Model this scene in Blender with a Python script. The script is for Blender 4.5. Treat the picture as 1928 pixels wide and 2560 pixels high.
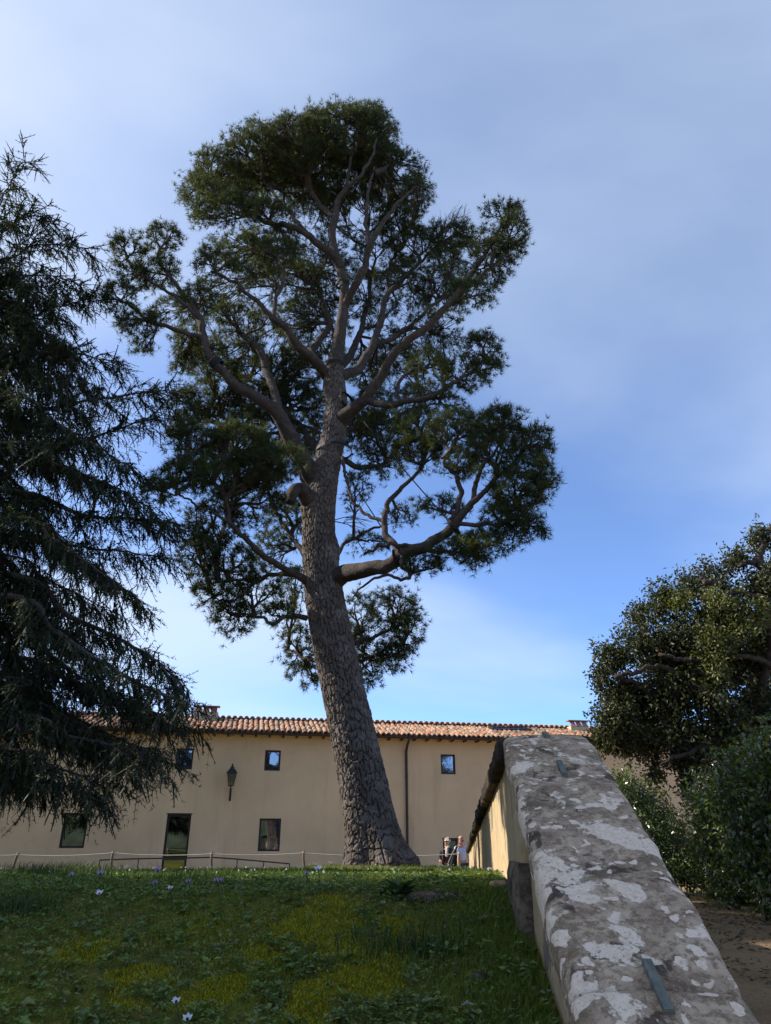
import bpy, bmesh, math, random
import numpy as np
from mathutils import Vector, Matrix
random.seed(7); RNG = np.random.default_rng(11)
for o in list(bpy.data.objects): bpy.data.objects.remove(o)
scene = bpy.context.scene
R = math.radians
# ------------------------------------------------------------------ camera
PITCH = R(25.1); FPX = 1775.0
cam_d = bpy.data.cameras.new('camera'); cam = bpy.data.objects.new('camera', cam_d)
scene.collection.objects.link(cam); scene.camera = cam
cam.location = (0, 0, 0); cam.rotation_euler = (R(90) + PITCH, 0, 0)
cam_d.sensor_fit = 'VERTICAL'; cam_d.sensor_height = 36.0; cam_d.lens = 36.0 * FPX / 2560.0
cam_d.clip_start = 0.05; cam_d.clip_end = 3000
scene.render.resolution_x = 771; scene.render.resolution_y = 1024
# ------------------------------------------------------------------ sky and sun
SUN_EL, SUN_AZ = R(36), R(79)          # azimuth measured to the left of the view direction
sun_dir = Vector((-math.sin(SUN_AZ) * math.cos(SUN_EL), math.cos(SUN_AZ) * math.cos(SUN_EL), math.sin(SUN_EL)))
world = bpy.data.worlds.new('World'); scene.world = world; world.use_nodes = True
wn = world.node_tree.nodes; wl = world.node_tree.links; wn.clear()
def WN(t, **k):
    n = wn.new(t)
    for a, b in k.items(): setattr(n, a, b)
    return n
def wmath(op, a, b=None, c=None):
    n = WN('ShaderNodeMath', operation=op)
    for i, v in enumerate((a, b, c)):
        if v is None: continue
        if isinstance(v, (int, float)): n.inputs[i].default_value = v
        else: wl.new(v, n.inputs[i])
    return n.outputs[0]
sky = WN('ShaderNodeTexSky', sky_type='NISHITA'); sky.sun_disc = False
sky.sun_elevation = SUN_EL; sky.sun_rotation = -SUN_AZ
sky.air_density = 0.5; sky.dust_density = 0.0; sky.ozone_density = 6.0; sky.altitude = 100
tc = WN('ShaderNodeTexCoord'); sep = WN('ShaderNodeSeparateXYZ'); wl.new(tc.outputs['Generated'], sep.inputs[0])
zz = wmath('ADD', wmath('MAXIMUM', sep.outputs[2], 0.0), 0.22)
comb = WN('ShaderNodeCombineXYZ')
wl.new(wmath('DIVIDE', sep.outputs[0], zz), comb.inputs[0]); wl.new(wmath('DIVIDE', sep.outputs[1], zz), comb.inputs[1])
mp = WN('ShaderNodeMapping'); wl.new(comb.outputs[0], mp.inputs[0])
mp.inputs['Location'].default_value = (6.062, -6.441, 0); mp.inputs['Rotation'].default_value = (0, 0, R(24.5)); mp.inputs['Scale'].default_value = (0.75, 1.3, 1)
nz = WN('ShaderNodeTexNoise'); nz.inputs['Scale'].default_value = 0.85; nz.inputs['Detail'].default_value = 6; nz.inputs['Roughness'].default_value = 0.46; nz.inputs['Distortion'].default_value = 0.35
wl.new(mp.outputs[0], nz.inputs['Vector'])
rmp = WN('ShaderNodeMapRange', interpolation_type='SMOOTHSTEP'); wl.new(nz.outputs['Fac'], rmp.inputs[0])
rmp.inputs[1].default_value = 0.36; rmp.inputs[2].default_value = 0.76; rmp.inputs[3].default_value = 0.10; rmp.inputs[4].default_value = 0.74
sd = WN('ShaderNodeVectorMath', operation='DOT_PRODUCT'); wl.new(tc.outputs['Generated'], sd.inputs[0]); sd.inputs[1].default_value = sun_dir
fwd = wmath('POWER', wmath('MAXIMUM', sd.outputs['Value'], 0.0), 4.0)      # thin cloud scatters forward
cb = WN('ShaderNodeMix', data_type='RGBA'); wl.new(wmath('MULTIPLY', fwd, 0.9), cb.inputs[0])
cb.inputs[6].default_value = (2.25, 2.68, 3.25, 1); cb.inputs[7].default_value = (3.1, 3.25, 3.55, 1)
mx = WN('ShaderNodeMix', data_type='RGBA')
wl.new(wmath('MINIMUM', wmath('ADD', rmp.outputs[0], wmath('MULTIPLY', fwd, 0.58)), 0.90), mx.inputs[0])
tintn = WN('ShaderNodeMix', data_type='RGBA', blend_type='MULTIPLY'); tintn.inputs[0].default_value = 1.0
wl.new(sky.outputs[0], tintn.inputs[6]); tintn.inputs[7].default_value = (0.88, 0.96, 1.0, 1)
wl.new(tintn.outputs[2], mx.inputs[6]); wl.new(cb.outputs[2], mx.inputs[7])
bg = WN('ShaderNodeBackground'); bg.inputs['Strength'].default_value = 0.10
wl.new(mx.outputs[2], bg.inputs['Color'])
wo = WN('ShaderNodeOutputWorld'); wl.new(bg.outputs[0], wo.inputs[0])
sl = bpy.data.lights.new('sun', 'SUN'); sl.energy = 2.8; sl.angle = R(0.7); sl.color = (1.0, 0.93, 0.82)
so = bpy.data.objects.new('sun', sl); scene.collection.objects.link(so)
so.rotation_euler = sun_dir.to_track_quat('Z', 'Y').to_euler(); so.location = (-20, 5, 25)
vs = scene.view_settings; vs.view_transform = 'Standard'; vs.look = 'None'; vs.exposure = 1.82; vs.gamma = 1.0; vs.use_curve_mapping = False

# ------------------------------------------------------------------ helpers
C = scene.collection
S = 1928.0 / 1666.0
ct, st = math.cos(PITCH), math.sin(PITCH)
def ray(x, y):
    X, Y = (x * S - 964) / FPX, (1280 - y * S) / FPX
    return np.array((X, ct - Y * st, st + Y * ct))
def at(x, y, Y0):
    d = ray(x, y); return d * (Y0 / d[1])
def pxm(n, P):                       # n picture units at the distance of P, in metres
    return n * S / FPX * (P[1] * ct + P[2] * st)
def tag(o, label=None, cat=None, group=None, kind=None):
    if label: o['label'] = label
    if cat: o['category'] = cat
    if group: o['group'] = group
    if kind: o['kind'] = kind
    return o
def empty(name, loc, rz=0):
    o = bpy.data.objects.new(name, None); C.objects.link(o); o.location = loc; o.rotation_euler = (0, 0, rz); o.empty_display_size = 0.2
    return o
def mk(name, V, F, mat, parent=None, smooth=False, tint=None, origin=None):
    """V (n,3); F array (m,k) or list of such arrays; tint: per-vertex rgb"""
    V = np.asarray(V, dtype=np.float32).reshape(-1, 3)
    if origin is not None: V = V - np.asarray(origin, dtype=np.float32)
    Fs = F if isinstance(F, list) else [F]
    Fs = [np.asarray(f, dtype=np.int32) for f in Fs if len(f)]
    me = bpy.data.meshes.new(name)
    nl = sum(f.size for f in Fs); npoly = sum(len(f) for f in Fs)
    me.vertices.add(len(V)); me.vertices.foreach_set('co', V.ravel())
    me.loops.add(nl); me.polygons.add(npoly)
    li = np.concatenate([f.ravel() for f in Fs]); me.loops.foreach_set('vertex_index', li)
    tot = np.concatenate([np.full(len(f), f.shape[1], dtype=np.int32) for f in Fs])
    stt = np.concatenate([[0], np.cumsum(tot)[:-1]]).astype(np.int32)
    me.polygons.foreach_set('loop_start', stt)
    try: me.polygons.foreach_set('loop_total', tot)
    except Exception: pass
    me.polygons.foreach_set('use_smooth', np.full(npoly, bool(smooth)))
    me.update(calc_edges=True)
    if tint is not None:
        ca = me.color_attributes.new('tint', 'FLOAT_COLOR', 'POINT')
        t4 = np.ones((len(V), 4), dtype=np.float32); t4[:, :3] = tint; ca.data.foreach_set('color', t4.ravel())
    if mat: me.materials.append(mat)
    o = bpy.data.objects.new(name, me); C.objects.link(o)
    if origin is not None: o.location = origin
    if parent: o.parent = parent
    return o
class MB:
    def __init__(s): s.V = []; s.F = {}; s.n = 0
    def add(s, V, F):
        V = np.asarray(V, float).reshape(-1, 3)
        for f in (F if isinstance(F, list) else [F]):
            f = np.asarray(f)
            if len(f): s.F.setdefault(f.shape[1], []).append(f + s.n)
        s.V.append(V); s.n += len(V); return s
    def box(s, a, b, M=None):
        (x0, y0, z0), (x1, y1, z1) = a, b
        V = np.array([(x, y, z) for z in (z0, z1) for y in (y0, y1) for x in (x0, x1)], float)
        if M is not None: V = (np.asarray(M)[:3, :3] @ V.T).T + np.asarray(M)[:3, 3]
        return s.add(V, np.array([(0, 2, 3, 1), (4, 5, 7, 6), (0, 1, 5, 4), (2, 6, 7, 3), (0, 4, 6, 2), (1, 3, 7, 5)]))
    def tube(s, P, r, n=8, cap=True):
        V, F = tube(P, r, n, cap); return s.add(V, F)
    def build(s, name, mat, parent=None, smooth=False, origin=None):
        return mk(name, np.concatenate(s.V), [np.concatenate(f) for f in s.F.values()], mat, parent, smooth, origin=origin)
def catmull(P, k):
    P = np.asarray(P, float); Q = np.vstack([2 * P[0] - P[1], P, 2 * P[-1] - P[-2]]); out = []
    for i in range(len(P) - 1):
        p0, p1, p2, p3 = Q[i:i + 4]
        for t in np.linspace(0, 1, k, endpoint=False):
            out.append(.5 * ((2 * p1) + (-p0 + p2) * t + (2 * p0 - 5 * p1 + 4 * p2 - p3) * t * t + (-p0 + 3 * p1 - 3 * p2 + p3) * t ** 3))
    out.append(P[-1]); return np.array(out)
def frames(P):
    P = np.asarray(P, float); T = np.gradient(P, axis=0); T /= np.linalg.norm(T, axis=1)[:, None] + 1e-9
    u = np.cross(T[0], (0.3, 1, 0.1)); u /= np.linalg.norm(u); U = []
    for t in T:
        u = u - t * (u @ t); u /= np.linalg.norm(u) + 1e-9; U.append(u)
    U = np.array(U); return T, U, np.cross(T, U)
def tube(P, r, n=8, cap=True):
    P = np.asarray(P, float); m = len(P); r = np.broadcast_to(np.asarray(r, float), (m,))
    T, U, W = frames(P); a = np.arange(n) * 2 * math.pi / n
    V = (P[:, None, :] + r[:, None, None] * (np.cos(a)[None, :, None] * U[:, None, :] + np.sin(a)[None, :, None] * W[:, None, :])).reshape(-1, 3)
    i = np.arange(m - 1)[:, None] * n; j = np.arange(n)[None, :]; j2 = (j + 1) % n
    F = [np.stack([i + j, i + j2, i + n + j2, i + n + j], -1).reshape(-1, 4)]
    if cap:
        V = np.vstack([V, P[0], P[-1]]); c0, c1 = m * n, m * n + 1; jj = np.arange(n)
        F.append(np.vstack([np.stack([np.full(n, c0), (jj + 1) % n, jj], 1), np.stack([np.full(n, c1), (m - 1) * n + jj, (m - 1) * n + (jj + 1) % n], 1)]))
    return V, F
def segs(A, B, ra, rb, n=4):         # many straight prisms at once
    A, B = np.asarray(A, float), np.asarray(B, float); N = len(A)
    T = B - A; T /= np.linalg.norm(T, axis=1)[:, None] + 1e-9
    ref = np.where(np.abs(T[:, 2:3]) > .9, np.array([[1., 0, 0]]), np.array([[0, 0, 1.]]))
    U = np.cross(T, ref); U /= np.linalg.norm(U, axis=1)[:, None] + 1e-9; W = np.cross(T, U)
    a = np.arange(n) * 2 * math.pi / n
    off = np.cos(a)[None, :, None] * U[:, None, :] + np.sin(a)[None, :, None] * W[:, None, :]
    V = np.concatenate([A[:, None] + off * np.asarray(ra).reshape(-1, 1, 1), B[:, None] + off * np.asarray(rb).reshape(-1, 1, 1)], 1).reshape(-1, 3)
    b = np.arange(N)[:, None] * 2 * n; j = np.arange(n)[None]; j2 = (j + 1) % n
    return V, np.stack([b + j, b + j2, b + n + j2, b + n + j], -1).reshape(-1, 4)
def unit(v): v = np.asarray(v, float); return v / (np.linalg.norm(v, axis=-1, keepdims=True) + 1e-9)
def hash2(i, j, s=0):
    h = np.sin(i * 127.1 + j * 311.7 + s * 74.7) * 43758.5453; return h - np.floor(h)
def vnoise(x, y, s=0):
    xi, yi = np.floor(x), np.floor(y); fx, fy = x - xi, y - yi; fx = fx * fx * (3 - 2 * fx); fy = fy * fy * (3 - 2 * fy)
    a, b, c, d = hash2(xi, yi, s), hash2(xi + 1, yi, s), hash2(xi, yi + 1, s), hash2(xi + 1, yi + 1, s)
    return (a + (b - a) * fx) * (1 - fy) + (c + (d - c) * fx) * fy
def fbm(x, y, s=0, o=4):
    v = 0; a = .5
    for k in range(o): v = v + a * vnoise(x * 2 ** k, y * 2 ** k, s + k); a *= .5
    return v
def sstep(a, b, x): t = np.clip((x - a) / (b - a), 0, 1); return t * t * (3 - 2 * t)

# ------------------------------------------------------------------ materials
class Mat:
    def __init__(s, name, rough=.7, spec=.3):
        s.m = bpy.data.materials.new(name); s.m.use_nodes = True; s.t = s.m.node_tree; s.b = s.t.nodes['Principled BSDF']; s.out = s.t.nodes['Material Output']
        s.b.inputs['Roughness'].default_value = rough; s.b.inputs['Specular IOR Level'].default_value = spec
        s._co = None
    def N(s, t, **k):
        n = s.t.nodes.new(t)
        for a, b in k.items(): setattr(n, a, b)
        return n
    def L(s, a, b): s.t.links.new(a, b)
    def co(s):
        if s._co is None: s._co = s.N('ShaderNodeTexCoord').outputs['Object']
        return s._co
    def mapped(s, scale=(1, 1, 1), loc=(0, 0, 0)):
        m = s.N('ShaderNodeMapping'); s.L(s.co(), m.inputs[0]); m.inputs['Scale'].default_value = scale; m.inputs['Location'].default_value = loc; return m.outputs[0]
    def noise(s, scale, detail=5, rough=.55, dist=0, vec=None):
        n = s.N('ShaderNodeTexNoise'); n.inputs['Scale'].default_value = scale; n.inputs['Detail'].default_value = detail
        n.inputs['Roughness'].default_value = rough; n.inputs['Distortion'].default_value = dist; s.L(vec or s.co(), n.inputs['Vector']); return n.outputs['Fac']
    def vor(s, scale, feature='F1', vec=None, out='Distance'):
        n = s.N('ShaderNodeTexVoronoi', feature=feature); n.inputs['Scale'].default_value = scale; s.L(vec or s.co(), n.inputs['Vector']); return n.outputs[out]
    def ramp(s, f, stops):
        n = s.N('ShaderNodeValToRGB'); s.L(f, n.inputs[0]); e = n.color_ramp.elements
        while len(e) < len(stops): e.new(.5)
        for q, (p, c) in zip(e, stops): q.position = p; q.color = (*c, 1) if len(c) == 3 else c
        return n.outputs[0]
    def step(s, f, a, b, lo=0, hi=1):
        n = s.N('ShaderNodeMapRange', interpolation_type='SMOOTHSTEP'); s.L(f, n.inputs[0])
        for i, v in zip((1, 2, 3, 4), (a, b, lo, hi)): n.inputs[i].default_value = v
        return n.outputs[0]
    def mix(s, f, a, b, blend='MIX'):
        n = s.N('ShaderNodeMix', data_type='RGBA', blend_type=blend)
        for sock, v in ((n.inputs[0], f), (n.inputs[6], a), (n.inputs[7], b)):
            if isinstance(v, (int, float)): sock.default_value = v
            elif isinstance(v, tuple): sock.default_value = (*v, 1)
            else: s.L(v, sock)
        return n.outputs[2]
    def math(s, op, a, b):
        n = s.N('ShaderNodeMath', operation=op)
        for i, v in enumerate((a, b)):
            if isinstance(v, (int, float)): n.inputs[i].default_value = v
            else: s.L(v, n.inputs[i])
        return n.outputs[0]
    def color(s, c):
        if isinstance(c, tuple): s.b.inputs['Base Color'].default_value = (*c, 1)
        else: s.L(c, s.b.inputs['Base Color'])
        return s
    def bump(s, h, dist=.01, strength=1.0):
        n = s.N('ShaderNodeBump'); n.inputs['Distance'].default_value = dist; n.inputs['Strength'].default_value = strength
        s.L(h, n.inputs['Height']); s.L(n.outputs[0], s.b.inputs['Normal']); return s
    def translucent(s, c, fac):
        tr = s.N('ShaderNodeBsdfTranslucent'); ms = s.N('ShaderNodeMixShader'); ms.inputs[0].default_value = fac
        if isinstance(c, tuple): tr.inputs[0].default_value = (*c, 1)
        else: s.L(c, tr.inputs[0])
        s.L(s.b.outputs[0], ms.inputs[1]); s.L(tr.outputs[0], ms.inputs[2]); s.L(ms.outputs[0], s.out.inputs[0]); return s
def simple(name, c, rough=.6, var=.25, scale=8, spec=.3, metal=0):
    m = Mat(name, rough, spec); n = m.noise(scale, 5)
    m.color(m.ramp(n, [(.3, tuple(v * (1 - var) for v in c)), (.7, tuple(min(1, v * (1 + var)) for v in c))])); m.b.inputs['Metallic'].default_value = metal
    m.bump(m.noise(scale * 6, 3), .003, .4); return m.m
def leafmat(name, rough=.5, spec=.3, trans=.3, tcol=(1.5, 1.6, .6), gain=1.0):
    m = Mat(name, rough, spec); a = m.N('ShaderNodeVertexColor', layer_name='tint').outputs['Color']
    m.color(a); m.translucent(m.mix(1.0, a, tcol, 'MULTIPLY'), trans); return m.m
M = {}
# bark
def barkmat(name, c0, c1, c2, sc=1.0):
    m = Mat(name, .9, .15); n = m.noise(3 * sc, 6, .6); n2 = m.noise(40 * sc, 4, .6)
    col = m.ramp(n, [(.3, c0), (.52, c1), (.75, c2)]); col = m.mix(m.step(n2, .45, .75, 0, .5), col, tuple(v * 1.6 for v in c1))
    w = m.vor(9 * sc, 'DISTANCE_TO_EDGE', m.mapped((1, 1, .45)))
    m.color(col); h = m.math('ADD', m.step(w, 0, .12), m.math('MULTIPLY', n2, .7)); m.bump(h, .012, .8); return m.m
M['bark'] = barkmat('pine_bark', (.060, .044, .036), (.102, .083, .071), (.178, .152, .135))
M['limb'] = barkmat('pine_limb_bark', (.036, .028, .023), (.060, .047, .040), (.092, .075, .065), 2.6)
M['twig'] = simple('pine_twig_bark', (.045, .033, .026), .9)
M['cedarbark'] = barkmat('cedar_bark', (.05, .042, .036), (.075, .064, .055), (.10, .088, .075), 2)
M['oakbark'] = barkmat('oak_bark', (.035, .026, .02), (.055, .042, .033), (.08, .062, .05), 2)
M['cutwood'] = simple('sawn_wood', (.36, .19, .09), .7)
M['needle'] = leafmat('pine_needles', .6, .18, .32, (1.6, 1.5, .5))
M['cedar'] = leafmat('cedar_needles', .6, .2, .2, (1.3, 1.4, .6))
M['oak'] = leafmat('oak_leaves', .5, .28, .25, (1.5, 1.7, .5))
M['hedge'] = leafmat('hedge_leaves', .27, .55, .25, (1.5, 1.8, .5))
M['grass'] = leafmat('grass_blades', .55, .25, .3, (1.5, 1.6, .5))
M['weed'] = leafmat('weed_leaves', .5, .3, .2, (1.3, 1.5, .5))
M['petalw'] = leafmat('white_petals', .5, .3, .4, (1, 1, 1)); M['petalp'] = leafmat('purple_petals', .5, .3, .4, (1, .9, 1.1))
# lawn soil
m = Mat('lawn_soil', .95, .1); n = m.noise(1.3, 6, .6, .6); n2 = m.noise(24, 5, .65)
c = m.ramp(n2, [(.3, (.055, .052, .012)), (.5, (.088, .090, .016)), (.7, (.13, .095, .038))])
c = m.mix(m.step(n, .5, .64, 0, .85), c, m.ramp(n2, [(.3, (.085, .095, .010)), (.7, (.16, .155, .014))]))
m.color(c).bump(n2, .03, .9); M['soil'] = m.m
m = Mat('dirt_path', .95, .1); n = m.noise(1.1, 6, .6); n2 = m.noise(38, 5, .7); n3 = m.vor(30)
c = m.ramp(n, [(.3, (.20, .125, .062)), (.55, (.28, .185, .098)), (.75, (.22, .16, .075))]); c = m.mix(m.step(n2, .5, .7, 0, .8), c, (.10, .064, .038))
m.color(c).bump(m.math('ADD', n2, m.math('MULTIPLY', n3, .4)), .03, .9); M['dirt'] = m.m
m = Mat('gravel_ground', .95, .1); n = m.noise(.8, 6); n2 = m.noise(60, 4, .7)
m.color(m.mix(m.step(n2, .4, .7), m.ramp(n, [(.3, (.34, .29, .21)), (.7, (.44, .38, .28))]), (.24, .20, .15))).bump(n2, .02); M['gravel'] = m.m
# facade plaster
def plaster(name, c, stain=.25):
    m = Mat(name, .92, .12); n = m.noise(.45, 6, .6, .4); n2 = m.noise(3.5, 6, .65); st_ = m.noise(1.0, 6, .6, 0, m.mapped((1.6, 1.6, .16)))
    col = m.ramp(n, [(.3, tuple(v * .86 for v in c)), (.7, tuple(v * 1.08 for v in c))])
    col = m.mix(m.step(n2, .5, .8, 0, .28), col, tuple(v * .72 for v in c)); col = m.mix(m.step(st_, .52, .75, 0, stain), col, (c[0] * .62, c[1] * .6, c[2] * .58))
    m.color(col).bump(m.math('ADD', m.noise(60, 4, .7), m.math('MULTIPLY', n2, 1.5)), .006, .6); return m.m
M['facade'] = plaster('facade_plaster', (.70, .49, .295), .42); M['upperwall'] = plaster('upper_wall_plaster', (.56, .45, .30))
M['brownmetal'] = simple('brown_painted_metal', (.035, .020, .017), .45, .2, 3, .4)
M['frame'] = simple('window_frame_dark_bronze', (.022, .015, .014), .4, .2, 3, .4)
M['reveal'] = simple('reveal_plaster', (.40, .33, .24), .9)
m = Mat('window_glass', .03, .6); m.color((.012, .014, .018)); gl = m.N('ShaderNodeBsdfGlossy'); gl.inputs['Roughness'].default_value = .02; gl.inputs['Color'].default_value = (.85, .9, 1, 1)
tp = m.N('ShaderNodeBsdfTransparent'); tp.inputs[0].default_value = (.55, .58, .6, 1); ms = m.N('ShaderNodeMixShader'); ms.inputs[0].default_value = .30
m.L(tp.outputs[0], ms.inputs[1]); m.L(gl.outputs[0], ms.inputs[2]); m.L(ms.outputs[0], m.out.inputs[0]); M['glass'] = m.m
def tilemat(name):
    m = Mat(name, .85, .2); oi = m.N('ShaderNodeObjectInfo').outputs['Random']; n = m.noise(5, 5, .65); a = m.N('ShaderNodeVertexColor', layer_name='tint')
    c = m.ramp(oi, [(0, (.21, .095, .052)), (.3, (.29, .145, .085)), (.6, (.36, .215, .14)), (.85, (.23, .165, .115)), (1, (.14, .115, .085))])
    c = m.mix(m.step(n, .5, .72, 0, .7), c, (.12, .10, .07)); m.color(c).bump(n, .01, .5); return m.m
M['tile'] = tilemat('terracotta_tile')
m = Mat('terracotta_tiles_joined', .85, .2); a = m.N('ShaderNodeVertexColor', layer_name='tint').outputs['Color']; n = m.noise(5, 5, .65)
m.color(m.mix(m.step(n, .5, .72, 0, .7), a, (.12, .10, .07))).bump(n, .01, .5); M['tilejoin'] = m.m
M['brick'] = simple('chimney_brick', (.32, .14, .08), .9, .4, 14)
# coping stone with lichen
def stone(name, dark=0.0):
    m = Mat(name, .95, .12)
    wv = m.N('ShaderNodeVectorMath', operation='MULTIPLY_ADD'); nn = m.N('ShaderNodeTexNoise'); nn.inputs['Scale'].default_value = 9; nn.inputs['Detail'].default_value = 4; m.L(m.co(), nn.inputs['Vector'])
    m.L(nn.outputs['Color'], wv.inputs[0]); wv.inputs[1].default_value = (.16, .16, .16); m.L(m.co(), wv.inputs[2]); wp = wv.outputs[0]
    n1 = m.noise(7, 9, .66, .3); n2 = m.noise(34, 6, .7); n3 = m.noise(120, 4, .7)
    c = m.ramp(n1, [(.28, (.12, .078, .050)), (.42, (.30, .212, .140)), (.55, (.50, .370, .25)), (.72, (.62, .485, .345))])
    c = m.mix(m.step(n2, .46, .60, 0, .8), c, (.18, .118, .072)); c = m.mix(m.step(n3, .52, .7, 0, .5), c, (.60, .46, .32))
    mo = m.noise(3.2, 5, .6, .4, m.mapped((1, 1, 1), (4, 2, 1))); c = m.mix(m.step(mo, .56, .66, 0, .55), c, m.ramp(n2, [(.3, (.06, .052, .022)), (.7, (.15, .135, .075))]))
    dk = m.noise(5.5, 6, .62, .5, m.mapped((1, 1, 1), (9, 3, 5))); c = m.mix(m.step(dk, .57, .63, 0, .85), c, (.06, .041, .033))
    li = m.noise(3.9, 5, .60, .5, m.mapped((1, 1, 1), (1.7, 5.1, 2))); lm = m.step(m.math('ADD', li, m.math('MULTIPLY', m.math('SUBTRACT', n2, .5), .30)), .55, .58)
    vd = m.vor(6.5, 'F1', wp); vc = m.N('ShaderNodeTexVoronoi'); vc.inputs['Scale'].default_value = 6.5; m.L(wp, vc.inputs['Vector'])
    sp = m.N('ShaderNodeSeparateColor'); m.L(vc.outputs['Color'], sp.inputs[0])
    ro = m.math('MULTIPLY', m.step(vd, .40, .36), m.step(sp.outputs[0], .58, .6))
    vd2 = m.N('ShaderNodeTexVoronoi'); vd2.inputs['Scale'].default_value = 17; m.L(wp, vd2.inputs['Vector']); sp2 = m.N('ShaderNodeSeparateColor'); m.L(vd2.outputs['Color'], sp2.inputs[0])
    ro2 = m.math('MULTIPLY', m.step(vd2.outputs['Distance'], .36, .31), m.step(sp2.outputs[1], .55, .57))
    lich = m.math('MAXIMUM', m.math('MAXIMUM', lm, ro), ro2); lich = m.math('MULTIPLY', lich, m.math('MULTIPLY', m.step(n3, .66, .56, .3, 1), m.step(n2, .70, .60, .25, 1)))
    lc = m.ramp(n2, [(.3, (.70, .52, .37)), (.55, (.90, .72, .54)), (.75, (.84, .68, .50))])
    if dark < .5: c = m.mix(m.math('MULTIPLY', lich, .93), c, lc)
    if dark: c = m.mix(m.step(m.noise(4, 5), .35, .75, dark, dark * .85), c, (.016, .014, .012))
    m.color(c)
    h = m.math('ADD', m.math('ADD', n1, m.math('MULTIPLY', n2, .7)), m.math('ADD', m.math('MULTIPLY', n3, .25), m.math('MULTIPLY', lich, .18)))
    m.bump(h, .016, .9); return m.m
M['coping'] = stone('lichen_coping_stone'); M['darkcoping'] = stone('black_stained_coping', .97); M['rock'] = stone('field_stone', .7); M['pilaster'] = stone('dark_stone_pilaster', .72)
m = Mat('garden_wall_plaster', .92, .12); n = m.noise(1.6, 6, .6, .5); n2 = m.noise(11, 6, .68); stv = m.noise(3.2, 6, .62, 0, m.mapped((1.5, 1.5, .13))); pt = m.noise(2.2, 5, .6, .6, m.mapped((1, 1, .45), (3, 8, 2)))
c = m.ramp(n, [(.28, (.30, .222, .13)), (.5, (.39, .29, .17)), (.72, (.35, .25, .11))]); c = m.mix(m.step(n2, .5, .75, 0, .5), c, (.20, .155, .10))
c = m.mix(m.step(stv, .53, .70, 0, .6), c, (.15, .118, .085)); c = m.mix(m.step(pt, .60, .625, 0, .9), c, m.ramp(n2, [(.3, (.09, .078, .066)), (.7, (.20, .175, .145))]))
m.color(c).bump(m.math('ADD', n2, m.step(pt, .60, .63, .6, 0)), .012, .9); M['gwall'] = m.m
M['cramp'] = simple('verdigris_bronze', (.125, .135, .112), .8, .4, 30, .2)
M['iron'] = simple('black_iron', (.012, .012, .013), .5, .2, 10, .4); M['wood'] = simple('weathered_wood', (.16, .11, .075), .9, .35, 12); M['woodlight'] = simple('pale_wood', (.34, .24, .16), .9, .3, 12)
M['rope'] = simple('rope_fibre', (.42, .37, .30), .9, .2, 30); M['rail'] = simple('rail_metal', (.05, .035, .03), .5)
m = Mat('lantern_glass', .1, .5); m.color((.6, .62, .6)); m.b.inputs['Transmission Weight'].default_value = .85; M['lglass'] = m.m
M['strap'] = simple('black_strap', (.008, .008, .009), .7); M['deadleaf'] = simple('dead_leaf', (.22, .13, .07), .7, .4, 40); M['paleleaf'] = simple('pale_dead_leaf', (.28, .24, .18), .7, .3, 40)
M['skin'] = simple('skin', (.42, .21, .14), .55, .08, 10); M['whitehair'] = simple('white_hair', (.34, .325, .30), .8, .15, 60); M['navy'] = simple('navy_jacket', (.014, .017, .028), .85, .25, 20)
M['maroon'] = simple('maroon_sweater', (.10, .02, .025), .85, .2, 30); M['shirt'] = simple('pale_blue_shirt', (.40, .47, .66), .8, .08, 20); M['jeans'] = simple('dark_blue_trousers', (.022, .026, .042), .85, .2, 30)
M['black'] = simple('black_cloth', (.009, .009, .010), .85, .3, 20); M['lining'] = simple('pale_lining', (.24, .225, .20), .8); M['beige'] = simple('beige_trousers', (.33, .28, .22), .85, .1, 20); M['scarf'] = None; M['shoe'] = simple('shoe_leather', (.02, .014, .01), .5)
m = Mat('patterned_scarf', .9, .1); m.color(m.ramp(m.vor(45), [(.25, (.10, .08, .07)), (.5, (.55, .50, .45))])); M['scarf'] = m.m
M['dark'] = simple('sunglasses', (.008, .007, .007), .2, .1, 5, .5)
M['inner'] = simple('interior_wall', (.32, .28, .22), .9)
M['cypress'] = leafmat('cypress_sprays', .7, .2, .25, (1.3, 1.2, .6))
# ------------------------------------------------------------------ ground
KY = [-60, -3, .2, 1.1, 1.9, 2.67, 3.5, 4.2, 5.2, 7, 9, 12, 16, 20, 21.6, 22.4, 23.6, 60]
KZ = [-1.5, -1.5, -1.5, -1.12, -.74, -.54, -.37, -.24, -.215, -.245, -.285, -.36, -.485, -.625, -.70, -.95, -1.5, -1.5]
PINE = at(812, 1868, 12.0)
def lawn_z(x, y):
    x, y = np.asarray(x, float), np.asarray(y, float)
    z = np.interp(y, KY, KZ) + .05 * (fbm(x * .9, y * .9, 3) - .47) + .022 * (fbm(x * 4, y * 4, 9) - .47)
    d2 = ((x - PINE[0]) / 1.3) ** 2 + ((y - PINE[1]) / 1.3) ** 2
    return z + .09 * np.exp(-d2 * 1.2) - .02 * sstep(-1, -5, x)
def path_z(x, y): return np.interp(y, [-3, .2, 3.4, 5, 16, 22, 24], [-1.5, -1.45, -.80, -.74, -.72, -.9, -1.5]) + .05 * (fbm(np.asarray(x) * 1.5, np.asarray(y) * 1.5, 5) - .47)
def wcx(Y): return .706 + .091 * (Y - 2.12)          # centre line of the garden wall
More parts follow.
